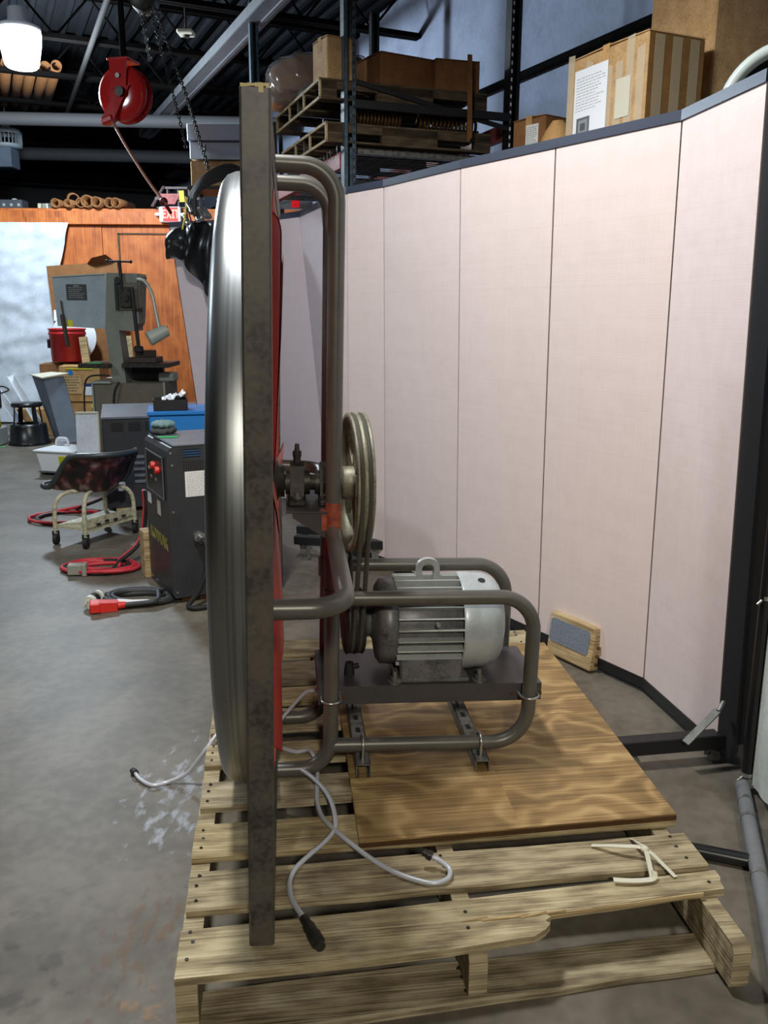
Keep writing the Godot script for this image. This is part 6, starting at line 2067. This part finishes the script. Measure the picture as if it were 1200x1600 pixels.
# ---------------------------------------------------------------- smaller things
func build_small_things():
	# shelf with pale blue boxes behind the fan's post
	var t := thing("steel_shelf", "dark steel shelf behind the fan post, carrying pale blue boxes", "shelf", Vector3(-1.5, 0, -9.2))
	for q in [[-0.42, -0.25], [0.42, -0.25], [0.42, 0.25]]:
		var p := MB.new()
		p.box2(Vector3(q[0] - 0.02, 0, q[1] - 0.02), Vector3(q[0] + 0.02, 3.2, q[1] + 0.02), 0.002)
		obj("post", p, M.black_steel, t)
	var sb := MB.new()
	sb.box2(Vector3(-0.45, 2.58, -0.28), Vector3(0.45, 2.61, 0.28), 0.003)
	obj("shelf_board", sb, M.black_steel, t)
	var cb := carton("carton", "tan carton under the pale blue boxes behind the fan post", Vector3(-1.66, 2.612, -9.15), 0, Vector3(0.5, 0.225, 0.42), M.cardboard, false)
	cb.set_meta("label", "tan carton under the pale blue boxes, behind the black hoses")
	for k in 2:
		var b := thing("blue_box", ["lower pale blue grey box with a latch, behind the long chain", "upper pale blue grey box under the roof, behind the long chain"][k], "box", Vector3(-1.6, 2.857 + 0.165 * k, -9.15), 0, "pale blue boxes behind the fan post")
		var m := MB.new()
		m.box(Vector3(0, 0.08, 0), Vector3(0.66 - 0.04 * (1 - k), 0.16, 0.44), 0.006)
		obj("box_body", m, plain(C(216, 234, 245), 0.5), b)
		var e := MB.new()
		e.box(Vector3(0, 0.155 if k == 0 else 0.004, 0.221), Vector3(0.64, 0.006, 0.004))
		obj("lid_line", e, plain(C(70, 84, 100), 0.6), b)
		if k == 0:
			var l := MB.new()
			l.box(Vector3(-0.16, 0.1, 0.226), Vector3(0.02, 0.06, 0.012), 0.003)
			obj("latch", l, M.galv, b)
	# black hoses hung over the leaning partition
	for k in 5:
		var h := MB.new()
		var dz := 0.03 * k
		h.tube(spline([Vector3(-1.34 + 0.02 * k, 2.08 - 0.012 * k, -6.1 + dz), Vector3(-1.3 + 0.01 * k, 2.2 - 0.01 * k, -6.12 + dz), Vector3(-1.2, 2.33 - 0.022 * k, -6.2 + dz), Vector3(-1.07, 2.4 - 0.026 * k, -6.35 + dz), Vector3(-0.93, 2.32 - 0.03 * k, -6.47 + dz), Vector3(-0.84, 2.12 - 0.02 * k, -6.55 + dz), Vector3(-0.8, 1.6, -6.62 + dz), Vector3(-0.78, 0.7, -6.64 + dz), Vector3(-0.78, 0.02, -6.64 + dz)], 6), 0.016, 9)
		var ho := obj("black_hose", h, M.rubber)
		tag(ho, ["topmost", "second from the top", "middle", "second from the bottom", "lowest"][k] + " black rubber hose of the bundle draped beside the fan's drum", "hose", "black hoses draped behind the fan's drum")
	var hf := thing("hose_fittings", "cluster of shiny metal hose fittings hanging at the end of the black hoses", "fittings", Vector3(-1.33, 2.04, -6.05))
	for k in 5:
		var f := MB.new()
		var p := Vector3(0.035 * k - 0.02, 0.02 * ((k * 2) % 3) + 0.03 * (k % 2), 0.03 * (k % 2))
		f.cyl(p, p + Vector3(0.025, -0.04, 0.02), 0.017, 12)
		f.cyl(p + Vector3(0.025, -0.04, 0.02), p + Vector3(0.03, -0.055, 0.026), 0.023, 6)
		obj("fitting", f, M.steel, hf)
	for k in 3:
		var f := MB.new()
		f.tube(spline([Vector3(0.02 * k, 0.12, 0.02), Vector3(0.01 * k, 0.03, 0.04), Vector3(-0.03 + 0.04 * k, -0.09, 0.03)], 5), 0.005, 6)
		obj("wire", f, [M.yellow, M.rubber, M.rubber][k], hf)
	# black coat or cover thrown over the partition's end
	var nz := FastNoiseLite.new()
	nz.seed = 31
	nz.frequency = 1.2
	var cm := MB.new()
	var f2 := func(u: float, v: float, off: float) -> Vector3:
		# u along the partition's head, v down the near side
		var p := Vector3(-1.6, 1.99, -6.71).lerp(Vector3(-1.0, 2.08, -6.4), u)
		var n := Vector3(-0.45, 0, 0.89)
		var drop := (0.2 + 0.4 * smoothstep(0.05, 0.75, u)) * v
		var fold := 0.03 * sin(u * 23.0 + v * 1.5 + 1.5 * nz.get_noise_2d(u * 1.0, v * 0.8)) * (0.35 + v * 0.6) + 0.02 * nz.get_noise_2d(u * 1.5, v * 1.0 + 3.0)
		var bulge := 0.07 * sin(minf(v * 2.2, 1.0) * PI * 0.5)
		return p + n * (0.02 + bulge + fold + off) + Vector3(0.03 * v, -drop + 0.03 * sin(u * 5.0) * (1.0 - v), 0)
	cm.grid(func(u, v): return f2.call(u, v, 0.0), 44, 20, func(_u, _v): return Vector3(-0.45, 0.1, 0.89))
	cm.grid(func(u, v): return f2.call(u, v, -0.008), 44, 20, func(_u, _v): return Vector3(0.45, -0.1, -0.89))
	cm.grid(func(u, v): return f2.call(u, 0.0, 0.0).lerp(f2.call(u, 0.0, -0.1) + Vector3(0, -0.25 * v, 0), v), 44, 6, func(_u, _v): return Vector3(0.3, 0.6, -0.6))
	var co := obj("black_cover", cm, M.bag_black)
	tag(co, "black plastic cover thrown over the far end of the leaning partition", "cover")
	# dark tray of steel offcuts with a yellow tag on the plywood wall
	var rk := thing("steel_tray", "dark steel tray with a red panel and yellow tag on top of the plywood wall", "tray", Vector3(-2.55, 2.617, -11.0))
	var rm := MB.new()
	rm.bar(Vector3(-0.26, 0.02, 0.1), Vector3(-0.16, 0.27, -0.1), 0.04, 0.02, 0.002)
	rm.box2(Vector3(-0.24, 0.1, 0.02), Vector3(0.36, 0.13, 0.05), 0.003)
	rm.box2(Vector3(-0.16, 0.24, -0.12), Vector3(0.36, 0.27, -0.09), 0.003)
	rm.box2(Vector3(-0.24, 0.0, -0.12), Vector3(0.36, 0.02, 0.05), 0.003)
	for k in 4: rm.box2(Vector3(-0.1 + 0.13 * k, 0.02, -0.1), Vector3(-0.08 + 0.13 * k, 0.22, 0.03), 0.003)
	obj("tray_frame", rm, plain(C(92, 76, 76), 0.6), rk)
	var rp := MB.new()
	rp.hexa([Vector3(-0.17, 0.05, 0.055), Vector3(0.0, 0.05, 0.055), Vector3(0.0, 0.05, 0.045), Vector3(-0.17, 0.05, 0.045), Vector3(-0.17, 0.17, 0.055), Vector3(0.07, 0.17, 0.055), Vector3(0.07, 0.17, 0.045), Vector3(-0.17, 0.17, 0.045)])
	obj("red_panel", rp, M.rack_red, rk)
	var rt := MB.new()
	rt.box(Vector3(0.09, 0.14, 0.06), Vector3(0.06, 0.13, 0.004), 0.0, Basis(Vector3.BACK, 0.06))
	obj("yellow_tag", rt, M.tag_yellow, rk)
	# cardboard tubes along the wall's head, their ends towards us
	var ys := [[-3.99, 0.055, 0.054], [-3.83, 0.125, 0.068], [-3.8, 0.05, 0.048], [-3.7, 0.06, 0.058], [-3.6, 0.075, 0.073], [-3.47, 0.065, 0.063], [-3.345, 0.062, 0.06], [-3.235, 0.06, 0.058]]
	for k in ys.size():
		var q: Array = ys[k]
		var tb := MB.new()
		var r: float = q[2]
		tb.lathe([Vector2(r * 0.8, 0), Vector2(r, 0), Vector2(r, 0.5), Vector2(r * 0.8, 0.5), Vector2(r * 0.8, 0)], Transform3D(Basis(Vector3.RIGHT, PI / 2), Vector3(0, 0, -0.3)), 22)
		var o := obj("paper_tube", tb, M.card_old)
		o.position = Vector3(q[0], 2.617 + q[1], -11.12 + 0.02 * (k % 3))
		o.rotation_degrees = Vector3(8.0 if k == 1 else 0.0, [0, 22, -8, 5, 0, -4, 3, -6][k], 0)
		tag(o, ["leftmost open cardboard tube on top of the plywood wall, beside the metal fittings", "cardboard tube lying askew over the others on top of the plywood wall", "small cardboard tube under the askew one on top of the plywood wall", "narrow cardboard tube left of the widest one on top of the plywood wall", "widest cardboard tube, in the middle of the row on top of the plywood wall", "cardboard tube just right of the widest one on the plywood wall", "second cardboard tube from the right end of the row on the plywood wall", "rightmost cardboard tube of the row on top of the plywood wall"][k], "tube", "cardboard tubes on top of the plywood wall")
	var dv := thing("metal_box", "flat dark metal box with a small light on top of the wall, left edge", "box", Vector3(-4.62, 2.617, -11.1))
	var dm := MB.new()
	dm.box2(Vector3(-0.25, 0, -0.1), Vector3(0.2, 0.1, 0.1), 0.005)
	obj("case", dm, plain(C(56, 60, 66), 0.5), dv)
	var dl := MB.new()
	for k in 5: dl.box(Vector3(-0.2 + 0.09 * k, 0.04, 0.101), Vector3(0.03, 0.03, 0.004))
	dl.box(Vector3(0.1, 0.105, 0.06), Vector3(0.05, 0.02, 0.04), 0.003)
	obj("fitting", dl, M.grey_plug, dv)
	var sc := thing("metal_scrap", "little heap of pale metal fittings on the wall beside the cardboard tubes", "fittings", Vector3(-4.17, 2.617, -11.08))
	for k in 4:
		var m := MB.new()
		m.box(Vector3(-0.06 + 0.045 * k, 0.035, 0.02 * (k % 2)), Vector3(0.05, 0.06, 0.05), 0.006, Basis(Vector3(0.2, 1, 0.1).normalized(), 0.5 * k))
		obj("fitting", m, [M.cream, M.galv, M.beige, M.galv][k], sc)
	# wooden block with a grey abrasive plate, leaning at the partition's foot
	var wb := thing("sanding_block", "pale wooden block with a grey plate leaning at the partition's foot", "block", Vector3(0.775, 0.012, -3.31), -57)
	wb.rotation_degrees.x = -8
	var bm := MB.new()
	bm.box2(Vector3(-0.15, 0.0, -0.055), Vector3(0.1, 0.185, 0.0), 0.006)
	obj("block_body", bm, M.board_fresh, wb)
	var pm := MB.new()
	pm.prism(PackedVector2Array([Vector2(-0.13, 0.06), Vector2(-0.14, 0.07), Vector2(-0.14, 0.15), Vector2(-0.13, 0.16), Vector2(0.07, 0.16), Vector2(0.08, 0.15), Vector2(0.08, 0.07), Vector2(0.07, 0.06)]), 0.0, 0.003)
	var sp := noise_img(128, 128, 0.3, 91, 2)
	obj("grey_plate", pm, tex(ramp(128, [[sp, 1.0]], [C(96, 104, 118), C(118, 126, 138), C(200, 204, 206)], [0.2, 0.65, 0.85]), Vector3.ONE * 6.0, 0.7), wb)
	for k in 3:
		var s := MB.new()
		s.cyl(Vector3(0.1, 0.03 + 0.035 * k, -0.03), Vector3(0.112, 0.03 + 0.035 * k, -0.03), 0.007, 8)
		obj("screw", s, M.brass, wb)
	# black rod on the floor at the right
	var rd := MB.new()
	rd.tube([Vector3(0.74, 0.02, -2.075), Vector3(1.0, 0.02, -1.985)], 0.019, 14)
	var ro := obj("black_rod", rd, M.black_gloss)
	tag(ro, "short black round bar on the floor between pallet and grey sheet", "bar")
	# scrap of white paper by the plywood
	var wp := MB.new()
	wp.box(Vector3(0, 0.004, 0), Vector3(0.03, 0.006, 0.018), 0.002)
	var wo := obj("paper_scrap", wp, M.paper)
	wo.position = Vector3(0.735, 0.0, -2.66)
	wo.rotation_degrees.y = 30
	tag(wo, "tiny white paper scrap on the floor beside the plywood sheet", "paper")
